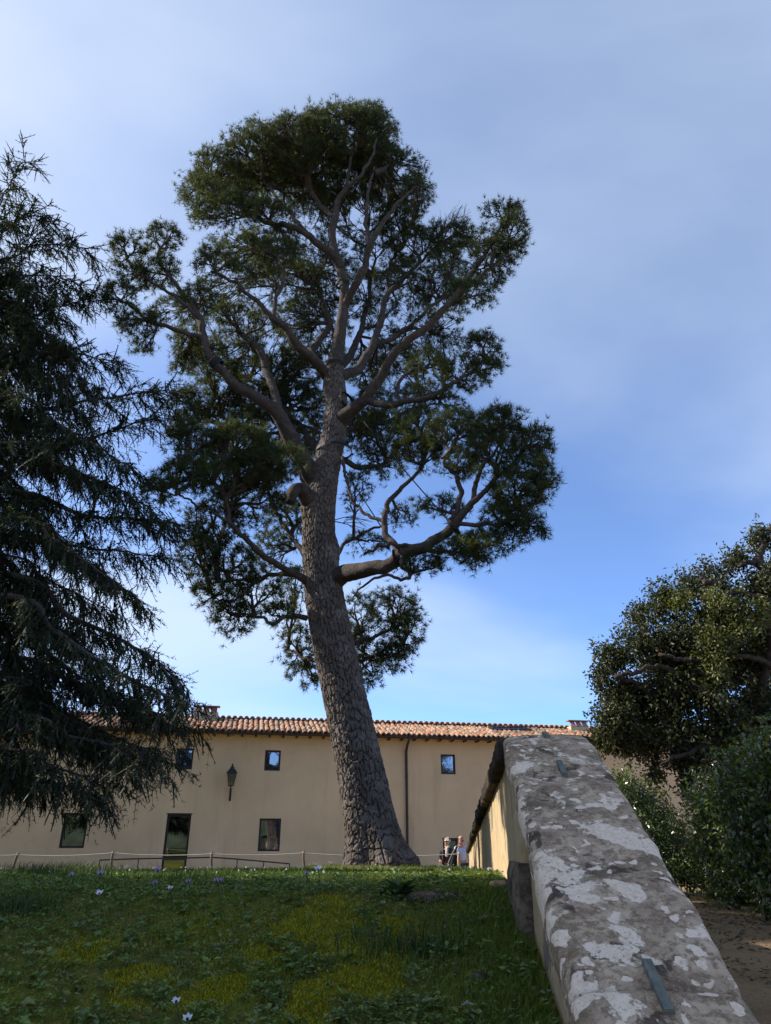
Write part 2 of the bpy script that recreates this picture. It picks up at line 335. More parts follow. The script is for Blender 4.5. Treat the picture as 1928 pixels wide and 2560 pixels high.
def sheet(name, xs, ys, zf, mat, xr=None, label=None):
    Xg, Yg = np.meshgrid(xs, ys)
    if xr is not None: Xg = xr(Xg, Yg)
    V = np.stack([Xg, Yg, zf(Xg, Yg)], -1).reshape(-1, 3); nx = len(xs)
    i = (np.arange(len(ys) - 1)[:, None] * nx + np.arange(nx - 1)[None]).ravel()
    o = mk(name, V, np.stack([i, i + 1, i + nx + 1, i + nx], 1), mat, None, True); o['kind'] = 'structure'; return o
g = 1500.0
o = mk('ground', [(-g, -g, -1.62), (g, -g, -1.62), (g, g, -1.62), (-g, g, -1.62)], np.array([(0, 1, 2, 3)]), M['gravel']); o['kind'] = 'structure'
ys = np.concatenate([np.linspace(-3, 1.5, 20), np.linspace(1.6, 6, 110), np.linspace(6.1, 24, 110)])
t = np.linspace(0, 1, 120) ** 1.7
sheet('lawn', t, ys, lawn_z, M['soil'], lambda X, Y: wcx(Y) + (-32 - wcx(Y)) * X)
sheet('dirt_path', np.linspace(0, 1, 90) ** 1.5, np.linspace(-3, 24.5, 160), path_z, M['dirt'], lambda X, Y: wcx(Y) + (16 - wcx(Y)) * X)
yt = np.linspace(23.0, 45, 30)
sheet('terrace', np.linspace(-32, 32, 30), yt, lambda X, Y: X * 0 - 1.502 + .0 * Y, M['gravel'])

ha = np.linspace(R(180), R(360), 60); hv = []  # unseen hills added behind the camera to darken the window reflections
for rr_, hz in ((70, -1.6), (76, 2.2), (84, 4.6), (100, 6.5), (140, 5.0), (160, -1.6)):
    for q in ha: hv.append((rr_ * math.cos(q), rr_ * math.sin(q), hz + (hz > 0) * 3.0 * (float(fbm(np.array(q * 9.), np.array(rr_ * .1), 3)) - .47) + (hz > 0) * 1.6 * (float(fbm(np.array(q * 40.), np.array(rr_ * .3), 5)) - .47)))
i = (np.arange(5)[:, None] * 60 + np.arange(59)[None]).ravel(); o = mk('added_reflection_hills', hv, np.stack([i, i + 60, i + 61, i + 1], 1), simple('added_hill_woodland', (.035, .045, .02), .95, .5, .6), None, False); o['kind'] = 'structure'
# ------------------------------------------------------------------ garden wall
YY = np.linspace(.4, 21.6, 2400)
slope = .492 + (-.0375 - .492) * sstep(3.86, 4.28, YY)
ZZ = np.cumsum(slope) * (YY[1] - YY[0]); ZZ += -.40 - np.interp(2.12, YY, ZZ)
def czf(Y): return np.interp(Y, YY, ZZ)
def cslope(Y): return np.interp(Y, YY, slope)
gw = empty('garden_wall', (wcx(8.), 8., lawn_z(wcx(8.) - .3, 8.)))
tag(gw, 'low plastered garden wall with lichen-covered stone coping climbing beside the lawn', 'wall')
GO = np.array(gw.location)
def gpart(o): o.parent = gw; o.location = tuple(np.array(o.location) - GO); return o
FACE = .195                                           # half thickness of the plaster body
ys = np.concatenate([np.linspace(.5, 2.7, 50), np.linspace(2.72, 3.12, 60), np.linspace(3.15, 6, 80), np.linspace(6.1, 21.5, 140)])
vz = np.linspace(0, 1, 56)
Yg, Vg = np.meshgrid(ys, vz, indexing='ij')
top = czf(Yg) - .10 / np.cos(np.arctan(cslope(Yg))); bot = np.minimum(lawn_z(wcx(Yg) - .25, Yg), -.3) - .35
Zg = bot + (top - bot) * Vg
off = .012 * (fbm(Yg * 3, Zg * 5, 21) - .47) + .004 * (fbm(Yg * 14, Zg * 20, 23) - .47)
hole = sstep(1.0, .55, np.hypot((Yg - 2.93) / .05, (Zg + .35 - (Yg - 2.93) * .3) / .055)); off = off + .16 * hole
dark_p = sstep(.60, .66, fbm(Yg * 1.3, Zg * 2.2 + 3, 31)) * .012; off = off + dark_p
Xg = wcx(Yg) - FACE + off
VL = np.stack([Xg, Yg, Zg], -1); nz_ = len(vz)
mb = MB(); i = (np.arange(len(ys) - 1)[:, None] * nz_ + np.arange(nz_ - 1)[None]).ravel()
mb.add(VL.reshape(-1, 3), np.stack([i, i + 1, i + nz_ + 1, i + nz_], 1))
VR = VL[:, ::nz_ - 1].copy(); VR[..., 0] = wcx(ys)[:, None] + FACE; i = np.arange(len(ys) - 1) * 2
mb.add(VR.reshape(-1, 3), np.stack([i, i + 2, i + 3, i + 1], 1))
e = VL[-1]; e2 = e.copy(); e2[:, 0] = wcx(21.5) + FACE; mb.add(np.vstack([e, e2]), np.array([(k, k + nz_, k + nz_ + 1, k + 1) for k in range(nz_ - 1)]))
gpart(mb.build('plaster_body', M['gwall'], None, True))
def coping_stone(y0, y1, hw, th, mat, seed, ny, amp=.010, lab=None, r=.036):
    # cross section with rounded edges, swept along the crest line
    a = []
    for q in np.linspace(-hw + r, hw - r, 26): a.append((q, .007 * (1 - (q / hw) ** 2)))
    for q in np.linspace(90, -90, 10)[1:-1]: a.append((hw - r + r * math.cos(R(q)), -r + r * math.sin(R(q)) if q > 0 else -th + r + r * math.sin(R(q))))
    for q in np.linspace(hw - r, -hw + r, 8): a.append((q, -th))
    for q in np.linspace(270, 90, 10)[1:-1]: a.append((-hw + r + r * math.cos(R(q)), -r + r * math.sin(R(q)) if q < 180 else -th + r + r * math.sin(R(q))))
    a = np.array(a); n = len(a)
    ty = np.linspace(y0, y1, ny); sl_ = cslope(ty); nrm = np.stack([np.zeros(ny), -sl_, np.ones(ny)], 1); nrm /= np.linalg.norm(nrm, axis=1)[:, None]
    P = np.stack([wcx(ty), ty, czf(ty)], 1); side = unit((1, -.091, 0))
    L = np.minimum(ty - y0, y1 - ty); shrink = 1 - .02 * (1 - sstep(0, .03, L)); drop = -.010 * (1 - sstep(0, .022, L))
    hwv = 1 + .05 * (fbm(ty * 3.1, ty * 0 + seed, 2) - .47)
    V = P[:, None] + side[None, None] * (a[None, :, 0, None] * (shrink * hwv)[:, None, None]) + nrm[:, None] * ((a[None, :, 1] * shrink[:, None] + drop[:, None])[..., None])
    q = V.reshape(-1, 3); dn = (fbm(q[:, 0] * 6 + seed, q[:, 1] * 6, 41) - .47) * amp * 3.2 + (fbm(q[:, 0] * 22 + seed, q[:, 1] * 22 + q[:, 2] * 11, 45) - .47) * amp * 1.3
    big = (fbm(q[:, 0] * 2.3 + seed, q[:, 1] * 2.3 + q[:, 2] * 2, 51) - .47) * amp * 2.4
    V = q + np.repeat(nrm, n, 0) * (dn + big)[:, None]
    edge = np.tile(np.sign(a[:, 0]) * sstep(hw * .55, hw, np.abs(a[:, 0])), ny); V = V + side[None] * (edge * (fbm(q[:, 1] * 5 + seed, q[:, 2] * 6 + q[:, 0], 61) - .47) * amp * 5)[:, None]
    i = np.arange(ny - 1)[:, None] * n; j = np.arange(n)[None]; j2 = (j + 1) % n
    F = [np.stack([i + j, i + j2, i + n + j2, i + n + j], -1).reshape(-1, 4)]
    V = np.vstack([V, V[:n].mean(0), V[-n:].mean(0)]); jj = np.arange(n); k = ny * n
    F.append(np.vstack([np.stack([np.full(n, k), (jj + 1) % n, jj], 1), np.stack([np.full(n, k + 1), (ny - 1) * n + jj, (ny - 1) * n + (jj + 1) % n], 1)]))
    o = gpart(mk('coping_stone', V, F, mat, None, True))
    if lab: o['label'] = lab
for k, (y0, y1) in enumerate(((.75, 2.225), (2.232, 3.575), (3.582, 4.13))):
    coping_stone(y0, y1, .232, .125, M['coping'], 3.3 * k, 150, .0075, 'lichen-spotted sloping coping stone')
yy = 4.136; k = 0
while yy < 21.4:
    y1 = min(yy + 1.05 + .25 * random.random(), 21.6); coping_stone(yy, y1 - .008, .262 + .012 * random.random(), .11, M['darkcoping'], 1.7 * k + 20, 30, .009, 'black stained coping stone', .028); yy = y1; k += 1
for yc, ln in ((2.225, .20), (3.578, .17), (4.06, .13)):
    P = np.array([wcx(yc), yc, czf(yc)]); sl_ = cslope(yc); tq = unit((.091, 1, sl_)); nq = unit(np.cross((1, -.091, 0), tq)); sx = np.cross(tq, nq)
    Mx = np.eye(4); Mx[:3, 0] = sx; Mx[:3, 1] = tq; Mx[:3, 2] = nq; Mx[:3, 3] = P + nq * .014
    mb = MB(); mb.box((-.0135, -ln / 2, -.03), (.0135, ln / 2, .006), Mx); mb.box((-.012, -ln / 2 + .002, .0055), (.012, ln / 2 - .002, .0085), Mx); gpart(mb.build('bronze_cramp', M['cramp']))
def rough_block(name, y0, y1, z0, z1, prot, mat, seed, par):
    n = 14; Vs = []; Fs = []
    yq, zq = np.meshgrid(np.linspace(y0, y1, n), np.linspace(z0, z1, n), indexing='ij')
    nb = .014 * (fbm(yq * 9 + seed, zq * 9, 71) - .47); ex = np.minimum(np.minimum(yq - y0, y1 - yq), z1 - zq); rd = -.018 * (1 - sstep(0, .04, ex))
    X = wcx(yq) - FACE - prot + nb - rd; A = np.stack([X, yq, zq], -1).reshape(-1, 3); B = A.copy(); B[:, 0] = wcx(B[:, 1]) - FACE + .03
    i = (np.arange(n - 1)[:, None] * n + np.arange(n - 1)[None]).ravel(); q = np.stack([i, i + 1, i + n + 1, i + n], 1)
    ring = np.array(list(range(n)) + [k * n + n - 1 for k in range(1, n)] + [(n - 1) * n + k for k in range(n - 2, -1, -1)] + [k * n for k in range(n - 2, 0, -1)]); r2 = np.roll(ring, -1)
    return par(mk(name, np.vstack([A, B]), [q, np.stack([ring, ring + n * n, r2 + n * n, r2], 1)], mat, None, True))
rough_block('pilaster_base', 3.48, 4.06, -.75, -.075, .07, M['pilaster'], 1, gpart)
rough_block('pilaster', 3.56, 3.98, -.10, .155, .028, M['gwall'], 5, gpart)

# ------------------------------------------------------------------ building
BZ = -1.5; BROT = R(10.5); B0 = np.array((0., 29.5, BZ)); bu = np.array((math.cos(BROT), math.sin(BROT), 0)); bn = np.array((-math.sin(BROT), math.cos(BROT), 0))
def fac(x, y, off=0.0):              # local (u, height) on the plane parallel to the facade at local depth off
    d = ray(x, y); p = B0 + bn * off; t = (p @ bn) / (d @ bn); q = d * t - B0; return q @ bu, q[2]
bld = empty('villa_building', tuple(B0), BROT)
tag(bld, 'long beige plastered building with terracotta tiled roof and dark framed windows', 'building')
U0, U1 = -21., 22.
eave_z = fac(600, 1588, -.48)[1]; 
wins = []                             # (u0,u1,z0,z1,kind)
for xa, xb, ya, yb in ((379.5, 417, 1616.5, 1662), (572, 606, 1620.5, 1665), (952.5, 984, 1629.5, 1672.5)):
    u0, u1 = fac(xa, (ya + yb) / 2)[0], fac(xb, (ya + yb) / 2)[0]; xm = (xa + xb) / 2; wins.append((u0, u1, fac(xm, yb)[1], fac(xm, ya)[1], 'up'))
for xa, xb, ya, yb, k in ((133, 187, 1756, 1832, 'low'), (559, 606, 1768, 1839, 'low'), (355, 408, 1759, 1875, 'door'), (957.5, 990.5, 1812.5, 1870, 'door2')):
    ym = (ya + yb) / 2; u0, u1 = fac(xa, ym)[0], fac(xb, ym)[0]; xm = (xa + xb) / 2; z0 = fac(xm, yb)[1] if k == 'low' else .06; wins.append((u0, u1, z0, fac(xm, ya)[1], k))
us = sorted(set([U0, U1] + [w[0] for w in wins] + [w[1] for w in wins])); zs = sorted(set([0., eave_z + .155] + [w[2] for w in wins] + [w[3] for w in wins]))
mb = MB(); DP = 6.5
for a, b in zip(us[:-1], us[1:]):
    for c_, d in zip(zs[:-1], zs[1:]):
        uc, zc_ = (a + b) / 2, (c_ + d) / 2
        if any(w[0] < uc < w[1] and w[2] < zc_ < w[3] for w in wins): continue
        mb.add([(a, 0, c_), (b, 0, c_), (b, 0, d), (a, 0, d)], np.array([(0, 1, 2, 3)]))
for u0, u1, z0, z1, k in wins:
    q = .22; mb.add([(u0, 0, z0), (u1, 0, z0), (u1, 0, z1), (u0, 0, z1), (u0, q, z0), (u1, q, z0), (u1, q, z1), (u0, q, z1)], np.array([(0, 4, 5, 1), (1, 5, 6, 2), (2, 6, 7, 3), (3, 7, 4, 0)]))
h = eave_z + .15
mb.add([(U0, 0, 0), (U1, 0, 0), (U1, DP, 0), (U0, DP, 0), (U0, 0, h), (U1, 0, h), (U1, DP, h), (U0, DP, h)], np.array([(2, 3, 7, 6), (3, 0, 4, 7), (1, 2, 6, 5), (4, 5, 6, 7), (0, 3, 2, 1)]))
mb.build('wall', M['facade'], bld)
for u0, u1, z0, z1, k in wins:
    f = .068 if k in ('up', 'low') else .075; yo = .06
    if k in ('up', 'low'):
        w = empty('window', (u0, 0, z0)); w.parent = bld
        for a, b in (((0, yo, 0), (u1 - u0, yo + .06, f)), ((0, yo, z1 - z0 - f), (u1 - u0, yo + .06, z1 - z0)), ((0, yo, f), (f, yo + .06, z1 - z0 - f)), ((u1 - u0 - f, yo, f), (u1 - u0, yo + .06, z1 - z0 - f))):
            mb = MB(); mb.box(a, b); mb.build('frame', M['frame'], w)
        if k == 'up':
            mb = MB(); mb.box((f, yo + .015, .13), (u1 - u0 - f, yo + .04, .15)); mb.box((f, yo + .015, .20), (u1 - u0 - f, yo + .04, .215)); mb.build('guard_bar', M['frame'], w)
        mb = MB(); mb.box((f, yo + .045, f), (u1 - u0 - f, yo + .052, z1 - z0 - f)); mb.build('pane', M['glass'], w)
    else:
        w = empty('door', (u0, 0, z0)); w.parent = bld; W_, H_ = u1 - u0, z1 - z0
        mb = MB(); mb.box((0, yo, 0), (f, yo + .07, H_)); mb.box((W_ - f, yo, 0), (W_, yo + .07, H_)); mb.box((f, yo, H_ - f), (W_ - f, yo + .07, H_)); mb.box((f, yo, .95), (W_ - f, yo + .06, 1.0)); mb.box((f, yo, 0), (W_ - f, yo + .06, .1)); mb.build('frame', M['frame'], w)
        mb = MB(); mb.box((f, yo + .03, 1.0), (W_ - f, yo + .04, H_ - f)); mb.build('pane', M['glass'], w); mb = MB(); mb.box((f, yo + .03, .1), (W_ - f, yo + .04, .95)); mb.build('pane', M['glass'], w)
        mb = MB(); mb.tube([(W_ - f / 2, yo, 1.05), (W_ - f / 2, yo - .05, 1.05), (W_ - f / 2 - .11, yo - .05, 1.05)], .012, 6); mb.build('handle', M['iron'], w)
        mb = MB(); mb.box((-.03, -.012, H_), (W_ + .03, .03, H_ + .035)); mb.build('lintel_strip', M['frame'], w)
# roof
PT = R(17); rise = math.tan(PT); RY0, RY1 = -.52, 2.05
def rz(y): return eave_z + .10 + (y - RY0) * rise
rf = empty('roof', (0, 0, eave_z)); rf.parent = bld
def rl(V): V = np.array(V, float); V[:, 2] -= eave_z; return V
mb = MB(); mb.add(rl([(U0, RY0 + .02, rz(RY0) - .10), (U1, RY0 + .02, rz(RY0) - .10), (U1, RY1, rz(RY1) - .10), (U0, RY1, rz(RY1) - .10), (U0, RY0 + .02, rz(RY0) - .03), (U1, RY0 + .02, rz(RY0) - .03), (U1, RY1, rz(RY1) - .03), (U0, RY1, rz(RY1) - .03)]),
    np.array([(0, 3, 2, 1), (4, 5, 6, 7), (0, 1, 5, 4), (2, 3, 7, 6), (1, 2, 6, 5), (3, 0, 4, 7)])); mb.build('roof_deck', M['brick'], rf)
def coppo(r0, r1, ln, th=.014, n=6):
    V = []; 
    for (y, r) in ((0, r0), (ln, r1)):
        for rr in (r, r - th):
            for a in np.linspace(0, math.pi, n): V.append((math.cos(a) * rr, y, math.sin(a) * rr * .95))
    V = np.array(V); F = []
    for i in range(n - 1):
        F += [(i, i + 1, 2 * n + i + 1, 2 * n + i), (n + i, 3 * n + i, 3 * n + i + 1, n + i + 1), (i, n + i, n + i + 1, i + 1), (2 * n + i, 2 * n + i + 1, 3 * n + i + 1, 3 * n + i)]
    return V, np.array(F)
TV, TF = coppo(.095, .078, .42); SP = .205; cols = int((U1 - U0) / SP); rows = 7; pitch = (RY1 - RY0) / math.cos(PT) / rows
tme = mk('tile_proto', TV, TF, M['tile'], None, True); tmesh = tme.data; bpy.data.objects.remove(tme)
cand = []
for cI in range(cols):
    u = U0 + (cI + .5) * SP
    for rI in range(rows):
        y = RY0 - .04 + rI * pitch * math.cos(PT); cand.append((cI, rI, u, y, rz(y) + .0))
ua, ub = fac(430, 1580)[0], fac(705, 1580)[0]; uc_, ud_ = fac(806, 1585)[0], fac(1085, 1590)[0]
vis = [k for k, q in enumerate(cand) if (ua < q[2] < ub or uc_ < q[2] < ud_)]
vis.sort(key=lambda k: (cand[k][1], abs(cand[k][2] + 2))); ind = set(vis[:300]); JV = []; JF = []; JT = []; jn = 0
pal = .85 * np.array([(.21, .095, .052), (.29, .145, .085), (.36, .215, .14), (.32, .17, .10), (.23, .165, .115), (.14, .115, .085)])
def tile_M(u, y, z, jit=True):
    j = (lambda s: random.uniform(-s, s)) if jit else (lambda s: 0)
    return Matrix.Translation((u + j(.014), y + j(.025), z - eave_z + j(.006))) @ Matrix.Rotation(PT + R(3.2) + j(.03), 4, 'X') @ Matrix.Rotation(j(.05), 4, 'Z')
for k, (cI, rI, u, y, z) in enumerate(cand):
    Mx = tile_M(u, y, z)
    if k in ind:
        o = bpy.data.objects.new('roof_tile', tmesh); C.objects.link(o); o.parent = rf; o.matrix_local = Mx
    else:
        A = np.array(Mx); JV.append(TV @ A[:3, :3].T + A[:3, 3]); JF.append(TF + jn); jn += len(TV); JT.append(np.tile(pal[random.randrange(6)] * random.uniform(.75, 1.15), (len(TV), 1)))
for cI in range(cols + 1):            # channel tiles under the covers
    u = U0 + cI * SP
    for rI in range(rows):
        y = RY0 - .07 + rI * pitch * math.cos(PT); Mx = np.array(tile_M(u, y, rz(y) + .045)); V = TV.copy(); V[:, 2] *= -1
        JV.append(V @ Mx[:3, :3].T + Mx[:3, 3]); JF.append(TF[:, ::-1] + jn); jn += len(TV); JT.append(np.tile(pal[random.randrange(6)] * random.uniform(.6, 1.0), (len(TV), 1)))
o = mk('roof_tiles', np.concatenate(JV), np.concatenate(JF), M['tilejoin'], rf, True, np.concatenate(JT)); o['kind'] = 'stuff'
mb = MB(); q = [(U0, RY0 - .11, 0)]; n = 9; V = []
for u in (U0, U1):
    for a in np.linspace(math.pi, 2 * math.pi, n):
        for rr in (.075, .066): V.append((u, RY0 - .07 + math.cos(a) * rr, eave_z + .05 + math.sin(a) * rr))
m2 = 2 * n; F = []
for i in range(n - 1): F += [(2 * i, 2 * i + 2, m2 + 2 * i + 2, m2 + 2 * i), (2 * i + 1, m2 + 2 * i + 1, m2 + 2 * i + 3, 2 * i + 3)]
F += [(0, m2, m2 + 1, 1), (m2 - 2, m2 - 1, 2 * m2 - 1, 2 * m2 - 2)]
mb.add(V, np.array(F)); mb.build('gutter', M['brownmetal'], bld)
rm = MB(); rm.box((-.04, RY0 + .14, .015), (.04, .0 - .002, .07)); rafter = rm.build('rafter_end', M['brownmetal'], bld); rafter.location = (U0 + .3, 0, eave_z - .06)
for k in range(1, int((U1 - U0) / .52)):
    o = rafter.copy(); C.objects.link(o); o.location = (U0 + .3 + .52 * k, 0, eave_z - .06)
ud, zt = fac(877, 1610); mb = MB()
mb.tube(catmull([(ud, RY0 - .07, eave_z + .02), (ud, RY0 - .06, eave_z - .08), (ud, -.30, eave_z - .22), (ud, -.10, eave_z - .42), (ud, -.075, eave_z - .6), (ud, -.075, 2.5), (ud, -.075, .02)], 5), .05, 10); ds = mb.build('downspout', M['brownmetal'], bld, True)
for z in (.9, 2.4, 3.9):
    mb = MB(); mb.tube([(ud, -.075, z), (ud, -.075, z + .05)], .06, 10); mb.build('pipe_clip', M['brownmetal'], ds)
# set-back upper wall with its row of cap tiles
zb = rz(RY1) - .06; zt_ = fac(900, 1562, RY1 + .1)[1] - .04
mb = MB(); mb.box((U0, RY1 + .001, zb - .2), (U1, RY1 + .35, zt_)); mb.build('upper_wall', M['upperwall'], bld)
mb = MB(); mb.box((U0, RY1 - .05, zt_ - .14), (U1, RY1 - .002, zt_ - .09)); mb.build('string_course', M['upperwall'], bld)
for s_ in (-.32,): pass
cv = TV.copy(); capm = mk('cap_proto', cv, [TF, np.array([list(range(11, 5, -1))])], M['tile'], None, True); cme = capm.data; bpy.data.objects.remove(capm)
nC = int((U1 - U0) / .24)
for k in range(nC):
    o = bpy.data.objects.new('cap_tile', cme); C.objects.link(o); o.parent = bld
    o.matrix_local = Matrix.Translation((U0 + .24 * (k + .5), RY1 - .12 + random.uniform(-.02, .02), zt_ + .01)) @ Matrix.Rotation(R(9) + random.uniform(-.03, .03), 4, 'X') @ Matrix.Rotation(random.uniform(-.06, .06), 4, 'Z')
mb = MB(); mb.box((U0, RY1 - .09, zt_), (U1, RY1 + 1.6, zt_ + .018)); mb.build('cap_bed', M['brick'], bld)
for xa, xb, ya, yb in ((424, 474, 1529, 1560), (1219, 1257, 1560, 1580)):
    u0, z1 = fac(xa, ya, RY1 + .1); u1, _ = fac(xb, ya, RY1 + .1); z0 = zt_ - .7
    ch = empty('chimney', (u0, RY1 - .55, z0)); ch.parent = bld; W_ = u1 - u0; H_ = z1 - z0
    mb = MB(); mb.box((0, 0, 0), (W_, .5, H_ - .26)); mb.build('shaft', M['upperwall'], ch)
    for q in range(3):                # leaning terracotta slabs close the top
        mb = MB(); a = W_ * (.02 + .33 * q); mb.add([(a, -.03, H_ - .26), (a + W_ * .28, -.03, H_ - .26), (a + W_ * .26, .16, H_ - .03), (a + W_ * .02, .16, H_ - .03), (a, .01, H_ - .27), (a + W_ * .28, .01, H_ - .27), (a + W_ * .26, .20, H_ - .04), (a + W_ * .02, .20, H_ - .04)], np.array([(0, 1, 2, 3), (4, 7, 6, 5), (0, 4, 5, 1), (1, 5, 6, 2), (2, 6, 7, 3), (3, 7, 4, 0)])); mb.build('flue_slab', M['brick'], ch)
    mb = MB(); mb.box((-.05, .08, H_ - .028), (W_ + .05, .40, H_ + .015)); mb.build('cap_slab', M['brick'], ch)
u, z = fac(1115, 1583, .6); mb = MB(); y0, y1 = 1.0, 1.55
skl = empty('roof_window', (u, y0, rz(y0) + .09)); skl.parent = bld; dz = (y1 - y0) * rise
def slab(mb, u0, u1, ya, yb, t0, t1): mb.add([(u0, ya, ya * rise + t0), (u1, ya, ya * rise + t0), (u1, yb, yb * rise + t0), (u0, yb, yb * rise + t0), (u0, ya, ya * rise + t1), (u1, ya, ya * rise + t1), (u1, yb, yb * rise + t1), (u0, yb, yb * rise + t1)], np.array([(0, 3, 2, 1), (4, 5, 6, 7), (0, 1, 5, 4), (2, 3, 7, 6), (1, 2, 6, 5), (3, 0, 4, 7)]))
mb = MB(); slab(mb, -.9, .9, 0, .06, -.12, .05); slab(mb, -.9, .9, .49, .55, -.12, .05); slab(mb, -.9, -.84, .06, .49, -.12, .05); slab(mb, .84, .9, .06, .49, -.12, .05); mb.build('frame', M['frame'], skl)
mb = MB(); slab(mb, -.84, .84, .06, .49, .01, .02); mb.build('pane', M['glass'], skl)
# back range of roofs seen past the oak: nothing more in view

# wall lantern
ul, zl = fac(502, 1700, -.42)
lan = empty('wall_lantern', tuple(B0 + bu * fac(497, 1725)[0] + bn * -.002 + np.array((0, 0, fac(497, 1729)[1]))), BROT)
tag(lan, 'black iron wall lantern with clear glass on a scrolled bracket', 'lantern')
hh = .42
mb = MB(); mb.box((-.035, -.02, -.02), (.035, 0, .42)); mb.tube(catmull([(0, -.01, .02), (0, -.10, .10), (0, -.25, .22), (0, -.38, .32), (0, -.40, .45)], 6), .017, 6)
mb.tube(catmull([(0, -.01, .36), (0, -.12, .42), (0, -.24, .36), (0, -.22, .27), (0, -.15, .28), (0, -.16, .33)], 6), .011, 6); mb.tube([(0, -.01, .40), (0, -.40, .43)], .012, 6); mb.build('bracket', M['iron'], lan, True)
lz = .50; b0, b1, H_ = .095, .165, .42; cy = -.40
mb = MB(); mb.box((-b0 - .01, cy - b0 - .01, lz - .03), (b0 + .01, cy + b0 + .01, lz)); mb.tube([(0, cy, .43), (0, cy, .48)], .03, 8); mb.build('base', M['iron'], lan)
cn = [(-1, -1), (1, -1), (1, 1), (-1, 1)]
for i in range(4):
    sx, sy = cn[i]; tx, ty_ = cn[(i + 1) % 4]
    mb = MB(); mb.tube([(sx * b0, cy + sy * b0, lz), (sx * b1, cy + sy * b1, lz + H_)], .011, 5); mb.tube([(sx * b1, cy + sy * b1, lz + H_), (tx * b1, cy + ty_ * b1, lz + H_)], .011, 5); mb.build('frame_bar', M['iron'], lan)
    mb = MB(); k = .96; mb.add([(sx * b0 * k, cy + sy * b0 * k, lz), (tx * b0 * k, cy + ty_ * b0 * k, lz), (tx * b1 * k, cy + ty_ * b1 * k, lz + H_), (sx * b1 * k, cy + sy * b1 * k, lz + H_)], np.array([(0, 1, 2, 3)])); mb.build('pane', M['glass'], lan)
mb = MB(); rp = [(.21, 0), (.20, .02), (.12, .13), (.07, .17), (.07, .22), (.03, .25), (.035, .29), (.012, .33), (.0, .36)]; n = 12; V = []; F = []
for r_, z_ in rp:
    for a in range(n): V.append((r_ * math.cos(a * 2 * math.pi / n + .26), cy + r_ * math.sin(a * 2 * math.pi / n + .26), lz + H_ + z_))
for i in range(len(rp) - 1):
    for j in range(n): F.append((i * n + j, i * n + (j + 1) % n, (i + 1) * n + (j + 1) % n, (i + 1) * n + j))
mb.add(V, np.array(F)); mb.add(V[:n], np.array([list(range(n - 1, -1, -1))])); mb.build('cap', M['iron'], lan)
mb = MB(); mb.tube([(0, cy, lz), (0, cy, lz + .18)], .022, 8); mb.build('lamp_holder', M['lining'], lan)
for k in range(4): pass

# ------------------------------------------------------------------ ramp railing, rope fence
rl_pts = [(216, 1858, 27.3), (300, 1855, 27.2), (400, 1853.5, 27.1), (458, 1852, 27.0), (513, 1856, 27.0), (570, 1861, 27.0), (626, 1866, 27.0)]
P = [at(*q) for q in rl_pts]; org = np.array((P[0][0], P[0][1], BZ)); rail = empty('ramp_railing', tuple(org)); tag(rail, 'thin brown metal handrail beside the tall glass door', 'railing')
mb = MB(); mb.tube([p - org for p in P], .022, 6); mb.build('top_rail', M['rail'], rail)
for p in [P[0], P[1], P[2], P[4], P[5], P[6]]:
    mb = MB(); mb.tube([(p[0] - org[0], p[1] - org[1], -.02), p - org], .019, 6); mb.build('upright', M['rail'], rail)
fp = [(-70, 1842, 20.0, 0, 'rail_end'), (40, 1842, 20.2, .10, 0), (245, 1838, 20.3, .0, 0), (458, 1840, 20.4, -.03, 0), (656, 1838, 20.6, -.05, 0), (992, 1840, 20.9, .04, 1)]
fl = ['leaning dark wooden fence post out on the lawn below the cedar boughs', 'leaning wooden fence post standing under the left lower window', 'rough wooden fence post in front of the ramp railing end', 'wooden fence post beside the tall glass door', 'wooden fence post between the lower window and pine trunk', 'pale wooden fence post in front of the two men']
tops = []
for k, ((x, y, Y, lean, pale), lb) in enumerate(zip(fp, fl)):
    T = at(x, y, Y); zb = float(lawn_z(T[0], Y)); b = np.array((T[0] - lean, Y, zb - .08)); o_ = np.array((T[0] - lean, Y, zb))
    th = .034 if pale != 1 else .042; pz = T[2]
    mb = MB(); pts = [b, b * .65 + T * .35 + (.006, 0, 0), b * .3 + T * .7 - (.006, 0, 0), T]; mb.tube(pts, [th * 1.1, th, th * .95, th * .9], 8)
    o = tag(mb.build('fence_post', M['woodlight'] if pale == 1 else M['wood'], None, True, origin=o_), lb, 'post', 'rope fence posts'); tops.append(T)
pe = at(1021, 1842, 21.7); zb = float(lawn_z(pe[0], 21.4)); pe[1] = 21.75
mb = MB(); mb.tube([(pe[0], 21.75, zb - .15), (pe[0], 21.75, pe[2])], .04, 8); tag(mb.build('fence_post', M['woodlight'], None, True, origin=(pe[0], 21.75, zb - .1)), 'sunlit pale fence post at the far end of the garden wall', 'post', 'rope fence posts'); tops.append(np.array((pe[0], 21.75, pe[2])))
mb = MB(); 
for a, b in zip(tops[:-1], tops[1:]):
    w = [a + (b - a) * t_ + np.array((0, -.03, -.05 - .10 * 4 * t_ * (1 - t_) * min(1, np.linalg.norm(b - a) / 6))) for t_ in np.linspace(0, 1, 14)]; mb.tube(w, .011, 5)
tag(mb.build('fence_rope', M['rope'], None, origin=tuple(tops[2] - np.array((0, 0, .05)))), 'thin pale rope strung between the low wooden fence posts', 'rope')
